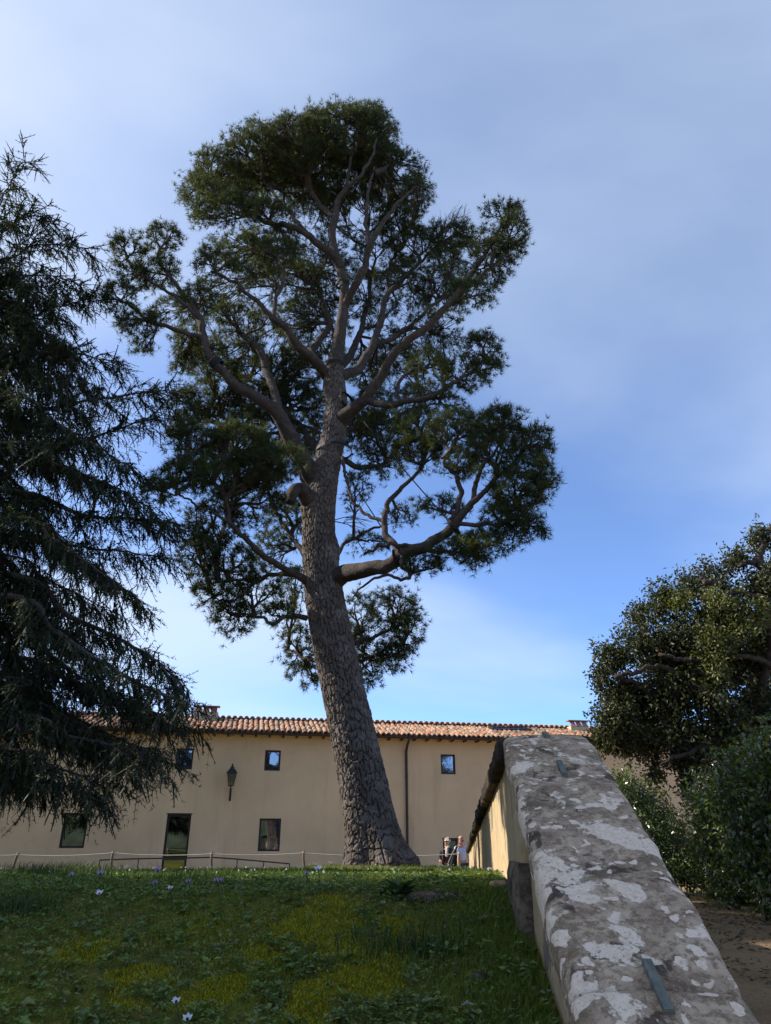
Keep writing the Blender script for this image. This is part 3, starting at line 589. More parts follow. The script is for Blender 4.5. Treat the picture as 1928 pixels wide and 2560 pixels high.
# ------------------------------------------------------------------ foliage tools
def needles(P, D, k, ln, wd, spread, rng):
    """k thin needle triangles fanning from each point P about direction D"""
    N = len(P); d = rng.normal(size=(N, k, 3)); d = unit(d); d = unit(d * spread + D[:, None, :])
    L = ln * rng.uniform(.7, 1.1, (N, k, 1)); s = unit(np.cross(d, unit(rng.normal(size=(N, k, 3))))) * wd * .5
    B = P[:, None, :] + d * L * .04
    V = np.stack([B - s, B + s, P[:, None, :] + d * L], 2).reshape(-1, 3)
    return V, np.arange(N * k * 3).reshape(-1, 3)
def leaves(P, D, Nn, ln, wd, rng, curl=.15):
    """kite leaves folded along the midrib: 2 triangles each"""
    N = len(P); ln = np.broadcast_to(np.asarray(ln, float), (N,))[:, None]; wd = np.broadcast_to(np.asarray(wd, float), (N,))[:, None]
    D = unit(D); s = unit(np.cross(D, Nn)); n = unit(np.cross(s, D))
    b = P; t_ = P + D * ln - n * ln * curl; l = P + D * ln * .42 - s * wd * .5 + n * wd * .16; r = P + D * ln * .42 + s * wd * .5 + n * wd * .16
    V = np.stack([b, l, t_, r], 1).reshape(-1, 3); i = np.arange(N)[:, None] * 4
    F = np.concatenate([i + np.array([[0, 2, 1]]), i + np.array([[0, 3, 2]])]); return V, F
def ramify(base, tips, rt, rng, out, depth=0, rpow=.42):
    n = len(tips); cen = tips.mean(0)
    if n <= 2 or depth > 7:
        for t_ in tips: out.append((base, t_, rt * n ** rpow, rt * .7)); 
        return
    node = base + (cen - base) * (.35 if depth else .28) + rng.normal(size=3) * np.linalg.norm(cen - base) * .07
    out.append((base, node, rt * n ** rpow * 1.06, rt * n ** rpow))
    k = 2 if n < 8 else 3
    c = tips[rng.choice(n, k, replace=False)]
    for _ in range(3):
        lab = np.argmin(((tips[:, None] - c[None]) ** 2).sum(-1), 1); c = np.array([tips[lab == q].mean(0) if (lab == q).any() else c[q] for q in range(k)])
    for q in range(k):
        if (lab == q).any(): ramify(node, tips[lab == q], rt, rng, out, depth + 1, rpow)
def shade_tints(n, per, cols, rng, var=.25):
    c = np.asarray(cols)[rng.integers(0, len(cols), n)] * rng.uniform(1 - var, 1 + var, (n, 1)); return np.repeat(c, per, 0)

# ------------------------------------------------------------------ the umbrella pine
pine = empty('pine_tree', (float(PINE[0]), float(PINE[1]), float(lawn_z(PINE[0], PINE[1]))))
tag(pine, 'tall leaning umbrella pine with fissured grey bark and rounded needle clumps', 'pine tree')
PO = np.array(pine.location)
def ppart(name, V, F, mat, smooth=True, tint=None): return mk(name, np.asarray(V) - PO, F, mat, pine, smooth, tint)
TR = [(818, 1915, 70), (812, 1868, 63), (802, 1800, 57), (786, 1700, 54), (766, 1600, 50.5), (744, 1500, 47.5), (722, 1400, 45.5), (703, 1300, 43.5), (690, 1200, 41), (690, 1130, 37.5), (698, 1060, 33.5), (708, 1000, 32), (721, 940, 29), (727, 880, 27.5), (722, 830, 27), (724, 790, 22), (733, 740, 17), (738, 690, 14.5), (741, 630, 12.5), (734, 572, 12), (720, 520, 10), (722, 470, 9), (735, 430, 7.5), (750, 390, 5), (760, 330, 4), (770, 275, 2.5)]
tY = lambda y: 12.0 + .0 * y
tp_ = np.array([at(x, y, 12.0) for x, y, _ in TR]); tr_ = np.array([pxm(h, p) for (x, y, h), p in zip(TR, tp_)]) * np.array([.97 if y > 1250 else .90 for x, y, h in TR])
cP = catmull(tp_, 30); cR = np.interp(np.linspace(0, 1, len(cP)), np.linspace(0, 1, len(tr_)), tr_)
kk = 15 * 30                           # high-resolution bark below the fork
def bark_tube(P, r, n, cu, cell_len, depth, seed):
    T, U, W = frames(P); m_ = len(P); a = np.arange(n) * 2 * math.pi / n
    s = np.concatenate([[0], np.cumsum(np.linalg.norm(np.diff(P, axis=0), axis=1))])
    uu, vv = np.meshgrid(a / (2 * math.pi) * cu, s / cell_len)
    wu = uu + .35 * (vnoise(uu * 1.0, vv * 1.5, seed) - .5) * np.minimum(1, 1) * 0 ; wv = vv + .55 * (vnoise(vv * 1.3, np.abs(uu - cu / 2) * 1.2, seed + 2) - .5)
    iu, iv = np.floor(wu), np.floor(wv); f1 = np.full(uu.shape, 9.); f2 = np.full(uu.shape, 9.); pid = np.zeros(uu.shape)
    for du in (-1, 0, 1):
        for dv in (-1, 0, 1):
            cx = np.mod(iu + du, cu); cy_ = iv + dv
            px_ = iu + du + .12 + .76 * hash2(cx, cy_, seed); py_ = cy_ + .12 + .76 * hash2(cx, cy_, seed + 5)
            d = np.hypot(wu - px_, wv - py_); h_ = hash2(cx, cy_, seed + 9)
            pid = np.where(d < f1, h_, pid); f2 = np.where(d < f1, f1, np.minimum(f2, d)); f1 = np.minimum(f1, d)
    e = f2 - f1; crack = 1 - sstep(.0, .15, e)
    fine = np.mod(a / (2 * math.pi), 1); fn = fbm(np.abs(uu - cu / 2) * 3.1, vv * 3.4, seed + 20)
    disp = -depth * crack + depth * .35 * (pid - .5) + depth * .7 * (fn - .47)
    return T, U, W, a, s, disp
P, r = cP[:kk], cR[:kk]; n = 160
T, U, W, a, s, disp = bark_tube(P, r, n, 30, .16, .040, 4)
ang = a[None, :]; hgt = (P[:, 2] - PO[2])[:, None]
flare = np.exp(-np.maximum(hgt, 0) / .33) * (.5 + .5 * np.cos(ang * 5 + 1.3)) * .17 + np.exp(-np.maximum(hgt, 0) / .22) * .06
lump = .05 * (fbm(np.cos(ang) * 1.5 + 5, P[:, 2][:, None] * 1.1 + np.sin(ang) * 1.5, 88) - .47)
burl = .10 * np.exp(-((P[:, 2][:, None] - at(735, 1100, 12)[2]) / .22) ** 2) * np.exp(-((ang - 0.5) / .8) ** 2) + .07 * np.exp(-((P[:, 2][:, None] - at(650, 1190, 12)[2]) / .25) ** 2) * np.exp(-((ang - 3.4) / .7) ** 2)
rr = r[:, None] * (1 + lump) + flare + burl + disp * np.clip(r[:, None] / .33, .45, 1)
V = (P[:, None] + rr[..., None] * (np.cos(ang)[..., None] * U[:, None] + np.sin(ang)[..., None] * W[:, None])).reshape(-1, 3)
i = np.arange(len(P) - 1)[:, None] * n; j = np.arange(n)[None]; j2 = (j + 1) % n
ppart('trunk', V, np.stack([i + j, i + j2, i + n + j2, i + n + j], -1).reshape(-1, 4), M['bark'], False)
SK = [(cP[k], cR[k]) for k in range(len(cP)) if cP[k][2] > 1.5]
def limb(pts, name='limb', taper_end=None, mat='limb'):
    A = np.array([at(x, y, 12 + dy) for x, y, h, dy in pts]); rad = np.array([pxm(h, p) for (x, y, h, dy), p in zip(pts, A)]) * .80
    Q = catmull(A, 9); q = np.interp(np.linspace(0, 1, len(Q)), np.linspace(0, 1, len(A)), rad)
    dd = np.linspace(0, 1, len(Q)); Q = Q + np.stack([fbm(dd * 14, dd * 0 + pts[0][0], 3) - .47, fbm(dd * 14, dd * 0 + pts[0][1], 7) - .47, fbm(dd * 14, dd * 0 + 5, 11) - .47], 1) * (.11 * np.minimum(dd * 6, 1))[:, None]
    big = rad[0] > .10; n = 40 if big else 14
    V, F = tube(Q, q, n, True)
    if big:
        m_ = len(Q); nr = unit(V[:m_ * n] - np.repeat(Q, n, 0)); u_ = np.tile(np.arange(n) / n * 9, m_); v_ = np.repeat(np.concatenate([[0], np.cumsum(np.linalg.norm(np.diff(Q, axis=0), axis=1))]) / .09, n)
        V[:m_ * n] += nr * ((fbm(np.abs(u_ - 4.5) * 1.6, v_, 17, 3) - .47) * .022 + (fbm(np.abs(u_ - 4.5) * .4, v_ * .3, 19, 2) - .4) * .05)[:, None]
    ppart(name, V, F, M[mat]); SK.extend(zip(Q[3:], q[3:]))
LIMBS = [
 [(690, 1050, 26, .1), (668, 1020, 25, -.1), (640, 965, 23, -.3), (602, 892, 19, -.6), (545, 857, 15, -.9), (492, 812, 12.5, -1.1), (460, 778, 11, -1.2), (440, 730, 10, -1.3), (430, 690, 9, -1.3), (400, 640, 6.5, -1.3), (370, 600, 5, -1.3), (338, 555, 3, -1.3)],
 [(438, 728, 7, -1.3), (385, 716, 6, -1.5), (320, 688, 5, -1.7), (280, 662, 3.5, -1.8), (248, 645, 2, -1.9)],
 [(430, 690, 5, -1.3), (395, 655, 5, -1.5), (350, 622, 4, -1.6), (300, 590, 3, -1.7), (275, 560, 2, -1.7)],
 [(605, 900, 13, -.6), (592, 852, 11.5, -.4), (578, 800, 10.5, -.2), (558, 752, 8.5, -.1), (525, 722, 6.5, 0), (497, 695, 5, 0), (470, 662, 3.5, .1), (455, 640, 2, .1)],
 [(708, 812, 17, 0), (682, 782, 13.5, -.4), (650, 752, 11.5, -.8), (618, 712, 10, -1.0), (590, 688, 8.5, -1.1), (558, 658, 7, -1.2), (520, 620, 5.5, -1.3), (490, 600, 4, -1.3), (455, 585, 2.5, -1.3)],
 [(592, 690, 6, -1.1), (594, 650, 5.5, -1.0), (612, 605, 4.5, -1.0), (600, 560, 3, -1.0), (570, 530, 2, -1.0)],
 [(700, 800, 12, .2), (672, 762, 10, .6), (690, 735, 9, .9), (712, 700, 8, 1.2), (700, 660, 7, 1.4), (680, 610, 5, 1.6), (650, 570, 3, 1.7)],
 [(738, 580, 12, 0), (712, 545, 10, -.2), (668, 512, 9, -.4), (620, 486, 7.5, -.5), (575, 478, 6, -.5), (530, 455, 4.5, -.4), (490, 435, 3, -.3), (460, 420, 2, -.2)],
 [(668, 512, 7, -.4), (640, 480, 6, -.2), (600, 430, 4.5, .1), (570, 390, 3, .3), (540, 360, 2, .4)],
 [(722, 470, 7, 0), (690, 440, 6, .3), (660, 400, 5, .5), (640, 350, 3.5, .6), (625, 310, 2, .6)],
 [(735, 430, 6, 0), (765, 395, 5, -.3), (800, 350, 4, -.4), (815, 300, 2.5, -.4)],
 [(745, 660, 11, 0), (768, 618, 10.5, -.3), (788, 575, 9.5, -.5), (798, 530, 8, -.7), (822, 490, 6.5, -.8), (850, 455, 5, -.9), (880, 420, 3, -.9), (900, 400, 2, -.9)],
 [(798, 530, 6, -.7), (790, 480, 5, -.5), (795, 420, 4, -.4), (810, 360, 2.5, -.3)],
 [(738, 905, 22, -.1), (775, 875, 16, -.4), (802, 850, 13.5, -.6), (828, 803, 12, -.8), (868, 748, 11, -1.0), (925, 700, 10, -1.1), (975, 655, 8.5, -1.2), (1008, 610, 7, -1.3), (1038, 565, 5, -1.3), (1068, 520, 3.5, -1.3), (1085, 480, 2, -1.3)],
 [(1000, 620, 5, -1.3), (1050, 590, 4, -1.4), (1090, 555, 3, -1.5), (1115, 520, 2, -1.5)],
 [(790, 862, 12, -.5), (830, 876, 9.5, -.7), (880, 868, 8.5, -.9), (930, 855, 7, -1.0), (980, 830, 5.5, -1.1), (1020, 805, 4, -1.1), (1050, 775, 2.5, -1.1)],
 [(868, 875, 6, -.8), (858, 840, 5.5, -.7), (872, 812, 5, -.6), (900, 800, 4, -.5), (940, 790, 2.5, -.4)],
 [(735, 815, 16, 0), (775, 795, 12, .3), (805, 750, 10, .6), (822, 700, 8.5, .8), (836, 645, 7, .9), (870, 605, 5.5, 1.0), (915, 560, 4, 1.0), (955, 520, 2.5, 1.0)],
 [(808, 745, 7, .6), (850, 730, 6, .8), (900, 690, 5, .9), (950, 650, 4, 1.0), (985, 620, 2.5, 1.0)],
 [(836, 650, 5, .9), (838, 600, 4.5, 1.2), (850, 560, 4, 1.4), (880, 520, 3, 1.5)],
 [(728, 800, 14, .3), (755, 770, 10, .9), (775, 725, 8, 1.3), (790, 680, 6.5, 1.6), (800, 620, 5, 1.8), (790, 560, 3, 1.9)],
 [(715, 1262, 30, 0), (745, 1240, 25, -.25), (790, 1232, 20, -.6), (835, 1221, 18, -.9), (882, 1196, 17, -1.2), (932, 1170, 15, -1.4), (985, 1134, 12.5, -1.6), (1012, 1098, 9, -1.7), (1050, 1060, 7, -1.8), (1090, 1020, 5, -1.8), (1125, 985, 3, -1.8), (1150, 950, 2, -1.8)],
 [(875, 1200, 10, -1.2), (842, 1168, 9, -1.0), (829, 1125, 8, -.9), (842, 1082, 7, -.8), (885, 1042, 5.5, -.8), (915, 1005, 4.5, -.8), (925, 960, 3, -.8)],
 [(975, 1140, 9, -1.6), (985, 1105, 7.5, -1.6), (997, 1060, 7, -1.6), (985, 1030, 6, -1.6), (965, 1010, 4.5, -1.6), (955, 985, 3, -1.6)],
 [(990, 1125, 8, -1.6), (1022, 1085, 7.5, -1.7), (1030, 1040, 6.5, -1.8), (1045, 1010, 5, -1.9), (1080, 960, 3, -2.0), (1090, 920, 2, -2.0)],
 [(985, 1132, 6, -1.6), (1030, 1135, 6, -1.8), (1085, 1130, 5, -1.9), (1130, 1110, 3.5, -2.0), (1165, 1080, 2, -2.0)],
 [(832, 1128, 5, -.9), (790, 1110, 4.5, -.7), (760, 1075, 4, -.6), (745, 1030, 4, -.5), (738, 985, 4, -.45)],
 [(900, 1185, 5, -1.3), (960, 1195, 4.5, -1.5), (1020, 1185, 3.5, -1.6), (1070, 1165, 2, -1.6)],
 [(870, 1200, 6, -1.2), (868, 1222, 5.5, -1.3), (885, 1236, 5, -1.3), (870, 1250, 4.5, -1.3), (830, 1246, 4, -1.2), (790, 1262, 3, -1.1), (765, 1285, 2, -1.1)],
 [(890, 1180, 6, -1.2), (850, 1178, 5, -1.3), (820, 1180, 4.5, -1.2), (790, 1195, 3, -1.1)],
 [(665, 1255, 12, -.1), (622, 1232, 9, -.5), (575, 1203, 8, -.9), (530, 1168, 7, -1.2), (502, 1130, 6, -1.4), (482, 1080, 5, -1.5), (462, 1050, 4, -1.6), (425, 1030, 3, -1.7), (385, 1010, 2, -1.7)],
 [(505, 1135, 5, -1.4), (455, 1105, 4, -1.6), (405, 1080, 3, -1.8), (350, 1058, 2, -1.9)],
 [(655, 1245, 8, 0), (600, 1240, 6, -.2), (555, 1255, 5, -.4), (505, 1255, 4, -.5), (455, 1258, 2.5, -.6)],
 [(560, 1250, 5, -.4), (530, 1280, 4, -.5), (490, 1300, 3, -.6), (465, 1290, 2, -.6)],
 [(662, 1335, 8, 0), (625, 1332, 6, -.2), (590, 1345, 5, -.4), (550, 1332, 3.5, -.5), (512, 1325, 2, -.5)],
 [(660, 1200, 9, .1), (632, 1165, 6, .3), (602, 1112, 5, .5), (580, 1070, 4, .6), (575, 1030, 2.5, .7)],
 [(672, 1080, 10, .4), (640, 1000, 7, .9), (590, 960, 6, 1.2), (530, 930, 5, 1.4), (470, 900, 3.5, 1.5), (420, 880, 2, 1.5)],
 [(700, 1000, 9, .5), (660, 940, 7, 1.0), (620, 890, 6, 1.4), (580, 850, 4.5, 1.6), (540, 820, 3, 1.7)],
 [(735, 990, 9, .3), (780, 1010, 7, .7), (830, 1000, 6, 1.0), (870, 960, 4.5, 1.2), (900, 920, 3, 1.3)],
 [(735, 930, 9, .4), (790, 925, 7, .9), (850, 905, 5.5, 1.2), (900, 880, 4, 1.3), (950, 870, 2.5, 1.3)],
 [(735, 1400, 8, .4), (780, 1385, 6, .8), (830, 1368, 4.5, 1.0), (880, 1345, 2.5, 1.0)],
 [(740, 1430, 6, .4), (790, 1425, 5, .9), (840, 1400, 3.5, 1.1), (890, 1390, 2, 1.1)],
 [(690, 1430, 7, .4), (655, 1420, 5, .8), (620, 1400, 3, 1.0)],
 [(700, 1250, 7, .5), (740, 1180, 5, 1.2), (790, 1150, 4, 1.6), (840, 1130, 2.5, 1.8)],
]
LIMBS.append([(x, y, h, .0) for x, y, h in TR[14:]])
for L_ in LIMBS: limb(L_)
# sawn stub
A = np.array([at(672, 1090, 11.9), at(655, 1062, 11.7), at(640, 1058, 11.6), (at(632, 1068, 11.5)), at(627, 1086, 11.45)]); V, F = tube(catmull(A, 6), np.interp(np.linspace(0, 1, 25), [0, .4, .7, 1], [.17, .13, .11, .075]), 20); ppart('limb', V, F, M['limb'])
CL = [  # x, y, rx, ry, depth offset, density
 (740, 300, 110, 72, 0, 1.7), (650, 310, 95, 58, -.4, 1.7), (560, 335, 85, 58, 0, 1.6), (470, 385, 62, 62, .2, 1.5), (520, 400, 80, 50, 1.2, 1.3), (780, 380, 80, 60, 1.4, 1.3), (640, 360, 90, 50, 1.6, 1.3), (440, 430, 50, 55, -.2, 1), (815, 310, 48, 80, .3, 1.6), (850, 390, 75, 70, .5, 1.4), (700, 385, 110, 70, 1.2, 1.3), (600, 410, 110, 60, .9, 1.3), (490, 455, 75, 42, -.6, 1), (895, 425, 42, 48, 0, 1), (570, 460, 60, 30, -.8, .8),
 (770, 460, 90, 55, 1.4, .9), (865, 465, 50, 40, .9, .9), (730, 250, 55, 25, 0, 1), (790, 250, 45, 25, 0, 1), (660, 265, 50, 22, 0, 1), (690, 450, 70, 50, 1.5, .7),
 (350, 512, 42, 32, -1.3, .9), (280, 550, 36, 42, -1.6, .9), (345, 585, 48, 38, -1.2, .9), (258, 640, 36, 34, -1.9, .9), (300, 700, 45, 34, -1.7, .9), (310, 740, 22, 20, -1.6, .8), (290, 600, 34, 34, -1.7, .8), (425, 650, 42, 36, -1.2, .9), (490, 685, 36, 40, -.2, .9), (405, 740, 34, 34, -1.0, .9), (450, 765, 45, 35, -.4, .8), (400, 790, 30, 22, -.6, .8),
 (470, 570, 46, 36, -1.2, .9), (535, 545, 62, 44, -1.0, .9), (600, 560, 60, 45, -.4, .9), (640, 610, 70, 55, 1.4, .8), (560, 620, 60, 40, -.6, .6), (700, 580, 60, 70, 1.8, .8), (590, 520, 70, 35, -.2, .9),
 (520, 770, 55, 42, .6, .8), (600, 760, 60, 50, 1.2, .7), (640, 690, 60, 50, 1.5, .7), (570, 700, 40, 35, .3, .7),
 (1085, 462, 44, 28, -1.3, .9), (1105, 510, 34, 52, -1.5, 1), (1065, 565, 50, 55, -1.3, .9), (960, 510, 55, 34, .9, 1), (900, 530, 56, 44, 1.0, 1), (1000, 500, 30, 26, .8, .8), (1020, 640, 55, 36, -1.2, .6), (950, 630, 65, 55, 1.1, .8), (870, 620, 65, 55, 1.3, .8), (900, 720, 60, 45, 1.0, .7), (810, 560, 60, 50, 1.6, .8), (780, 640, 50, 60, 1.9, .7), (830, 700, 50, 50, 1.7, .6), (960, 560, 40, 40, .9, .9), (960, 700, 45, 30, .6, .5), (860, 510, 50, 40, 1.2, .9),
 (1040, 755, 42, 34, -1.1, 1), (1055, 800, 28, 30, -1.1, .9), (1000, 810, 50, 34, -1.0, .8), (925, 800, 50, 40, -.3, .8), (965, 875, 45, 26, -.9, .6), (870, 790, 45, 34, .9, .7), (920, 850, 40, 22, -.6, .5),
 (1080, 915, 52, 38, -2.0, 1), (1150, 960, 40, 42, -1.9, 1), (1165, 1040, 32, 44, -2.0, 1), (1120, 1060, 60, 55, -1.8, .9), (1065, 985, 62, 52, -1.9, 1), (985, 935, 62, 48, -1.4, 1), (905, 930, 62, 48, -.6, 1), (830, 930, 56, 50, .8, 1), (900, 985, 60, 36, -.8, .9), (830, 1000, 56, 34, 1.0, .9), (1140, 1140, 38, 30, -2.0, .9), (1050, 1180, 55, 30, -1.7, .8), (990, 1190, 50, 28, -1.5, .8), (1090, 1120, 55, 34, -1.8, .8), (950, 1095, 55, 22, -1.3, .7), (1030, 1210, 30, 20, -1.6, .8), (910, 1220, 46, 24, -1.3, .8), (800, 1175, 50, 26, 1.6, .6), (775, 1060, 34, 45, .9, .5), (870, 1120, 44, 22, .5, .5), (770, 930, 40, 50, 1.3, .8), (1000, 1000, 40, 30, -1.6, .8),
 (850, 1320, 55, 44, 1.0, .9), (885, 1370, 38, 44, 1.0, .9), (800, 1420, 62, 50, 1.1, .8), (775, 1330, 44, 45, 1.1, .7), (850, 1420, 40, 34, 1.1, .8), (790, 1470, 36, 18, 1.1, .6),
 (400, 875, 42, 36, 1.2, 1), (390, 920, 30, 30, 1.0, .9), (425, 955, 60, 40, -1.4, 1.1), (510, 960, 70, 44, -1.5, 1.2), (600, 1000, 55, 40, -1.2, 1.1), (555, 1020, 60, 40, -1.4, 1), (400, 1030, 56, 40, -1.7, 1), (350, 1060, 44, 26, -1.9, .8), (470, 1040, 66, 42, -1.5, 1), (540, 1085, 70, 46, -.9, .9), (460, 1130, 70, 46, -.8, .9), (620, 1130, 46, 56, .7, .8), (430, 1200, 46, 44, -.6, .9), (500, 1220, 64, 40, -.5, .9), (460, 1280, 44, 30, -.6, .9), (560, 1280, 54, 40, -.3, .7), (505, 1335, 48, 36, -.5, .9), (600, 1325, 44, 24, -.2, .6), (635, 1270, 30, 44, .7, .8), (640, 1400, 42, 48, .9, .7), (655, 1455, 34, 28, .9, .7), (590, 1190, 50, 40, .6, .7),
 (480, 850, 62, 42, 1.4, 1), (560, 870, 70, 52, 1.5, 1), (640, 870, 60, 55, 1.8, .9), (560, 925, 70, 46, 1.3, 1), (650, 800, 60, 55, 1.9, .9), (800, 880, 50, 44, 1.6, .9), (480, 800, 45, 30, .6, .7), (640, 960, 40, 50, 1.4, .8), (800, 800, 50, 50, 1.9, .7), (430, 910, 50, 30, 1.2, .9), (690, 700, 50, 60, 1.9, .6),
]
rng = np.random.default_rng(5)
SKP = np.array([p for p, _ in SK]); SKR = np.array([q for _, q in SK])
TP, TD, seg_all, TC = [], [], [], []
def clump(x, y, rx, ry, dy, den):
    c = at(x, y, 12 + dy); ax = pxm(rx, c); zc_ = c[1] * ct + c[2] * st; az = ay = pxm(ry, c) / math.hypot(c[1] / zc_, c[2] / zc_) * 1.06
    n = max(10, int(den * 92 * (rx * ry / 3000.) ** .85))
    d = unit(rng.normal(size=(n, 3)) + np.array((0, 0, .30))); rad = rng.uniform(.42, 1.0, (n, 1)) ** .42
    T_ = c + d * rad * np.array((ax, ay, az)) * .93 * (1 + .10 * rng.normal(size=(n, 1)))
    hub = c + np.array((0, 0, -az * .75)); w = np.linalg.norm(SKP - hub, axis=1) + np.where(SKR > .07, .6, 0) + 0.3 * np.maximum(SKP[:, 2] - hub[2], 0)
    k = int(np.argmin(w)); base = SKP[k]
    out = []; ramify(base, T_, .0074, rng, out); seg_all.extend(out)
    ends = np.array([q[1] for q in out]); starts = np.array([q[0] for q in out])
    isTip = np.array([q[3] < .0062 for q in out]); ends, starts = ends[isTip], starts[isTip]
    dr = unit(ends - starts); L = np.linalg.norm(ends - starts, axis=1)[:, None]
    tone = rng.uniform(.7, 1.2)
    for f_, j_ in ((1.0, .0), (.92, .035), (.97, .06), (.84, .05), (1.0, .075)):
        p = starts + (ends - starts) * f_ + rng.normal(size=ends.shape) * j_; TP.append(p); TD.append(unit(dr + np.array((0, 0, .45)) + rng.normal(size=p.shape) * .35)); TC.append(np.full(len(p), tone))
poly = [(410, 400), (480, 310), (640, 255), (800, 245), (870, 350), (920, 430), (1000, 490), (1085, 460), (1110, 560), (1000, 680), (1045, 760), (1000, 850), (900, 880), (780, 930), (620, 1010), (420, 1000), (390, 900), (430, 800), (390, 750), (330, 690), (430, 640), (450, 570), (510, 500), (430, 455)]
def inside(x, y):
    c = False
    for (xa, ya), (xb, yb) in zip(poly, poly[1:] + poly[:1]):
        if (ya > y) != (yb > y) and x < (xb - xa) * (y - ya) / (yb - ya) + xa: c = not c
    return c
pts = []
while len(pts) < 42:
    x, y = rng.uniform(320, 1110), rng.uniform(250, 1010)
    if inside(x, y) and all(math.hypot(x - a, y - b) > 66 for a, b in pts): pts.append((x, y))
    elif rng.random() < .0005: break
CL = [(x, y, a * 1.10, b * 1.10, d, w) for x, y, a, b, d, w in CL]
CL += [(x, y, rng.uniform(48, 62), rng.uniform(38, 50), rng.uniform(1.3, 2.9), .85) for x, y in pts]
for c_ in CL: clump(*c_)
TP, TD, TC = np.concatenate(TP), np.concatenate(TD), np.concatenate(TC)
K = 14
V, F = needles(TP, TD, K, .125, .0092, 1.15, rng)
yel = np.clip(rng.normal(.42, .3, len(TP)), 0, 1)[:, None]
col = (np.array((.026, .043, .024)) * (1 - yel) + np.array((.070, .080, .026)) * yel) * (TC * rng.uniform(.75, 1.25, len(TP)))[:, None]
ppart('crown', V, F, M['needle'], False, np.repeat(col, K * 3, 0))
sa = [q for q in seg_all if q[2] >= .012]; V, F = segs([q[0] for q in sa], [q[1] for q in sa], [q[2] for q in sa], [q[3] for q in sa], 4)
sb = [q for q in seg_all if q[2] < .012]; V2, F2 = segs([q[0] for q in sb], [q[1] for q in sb], [q[2] for q in sb], [q[3] for q in sb], 2)
ppart('twigs', np.vstack([V, V2]), np.vstack([F, F2[::2] + len(V)]), M['twig'])
print('pine tufts', len(TP), 'segs', len(sa))
# bare dead twigs
dead = []
for x, y, dy in ((985, 470, .8), (1000, 455, .8), (960, 480, .8), (1000, 760, -1), (960, 850, -.8), (790, 1130, .3), (780, 1300, -1), (520, 610, -1.2), (310, 700, -1.6)):
    c = at(x, y, 12 + dy); T_ = c + unit(rng.normal(size=(26, 3)) + (0, 0, .4)) * rng.uniform(.1, .32, (26, 1)); k = int(np.argmin(np.linalg.norm(SKP - c, axis=1))); ramify(SKP[k], T_, .0035, rng, dead)
V, F = segs([q[0] for q in dead], [q[1] for q in dead], [q[2] for q in dead], [q[3] for q in dead], 4); ppart('dead_twigs', V, F, M['twig'])['kind'] = 'stuff'
# bracing cables
def band(mb, c, ax, r_, w):
    ax = unit(ax); mb.tube([c - ax * w, c + ax * w], r_, 18, False)
def cable(a, b, ra, rb, axa, axb, label):
    a, b = np.array(a), np.array(b); t_ = empty('bracing_cable', tuple(a)); tag(t_, label, 'cable', 'black cables bracing the pine limbs')
    m1 = MB(); m1.tube([(b - a) * q + np.array((0, 0, -.04 * 4 * q * (1 - q))) for q in np.linspace(0, 1, 8)], .011, 5); m1.build('cable', M['strap'], t_)
    m2_ = MB(); band(m2_, a - a, axa, ra * .93, .03); m2_.build('strap', M['strap'], t_)
    m3 = MB(); band(m3, b - a, axb, rb * .93, .03); m3.build('strap', M['strap'], t_)
a1 = at(470, 788, 10.82)
cable(a1, at(724, 792, 12), .14, .25, at(460, 778, 10.8) - at(492, 812, 10.9), (0, 0, 1), 'black cable tying the left forked limb level to the pine trunk')
cable(at(465, 783, 10.8), at(740, 615, 12), .14, .16, at(460, 778, 10.8) - at(492, 812, 10.9), (0, 0, 1), 'black cable rising from the left forked limb to the upper pine trunk')
cable(at(980, 1137, 10.4), at(752, 868, 11.85), .17, .24, at(985, 1134, 10.4) - at(932, 1170, 10.6), at(775, 875, 11.6) - at(738, 905, 11.9), 'black cable from the long right limb up to the trunk fork')
cable(at(868, 1203, 10.9), at(722, 975, 12), .23, .38, at(882, 1196, 10.8) - at(835, 1221, 11.1), (0, 0, 1), 'black cable from the thick right limb elbow up to the lower trunk')
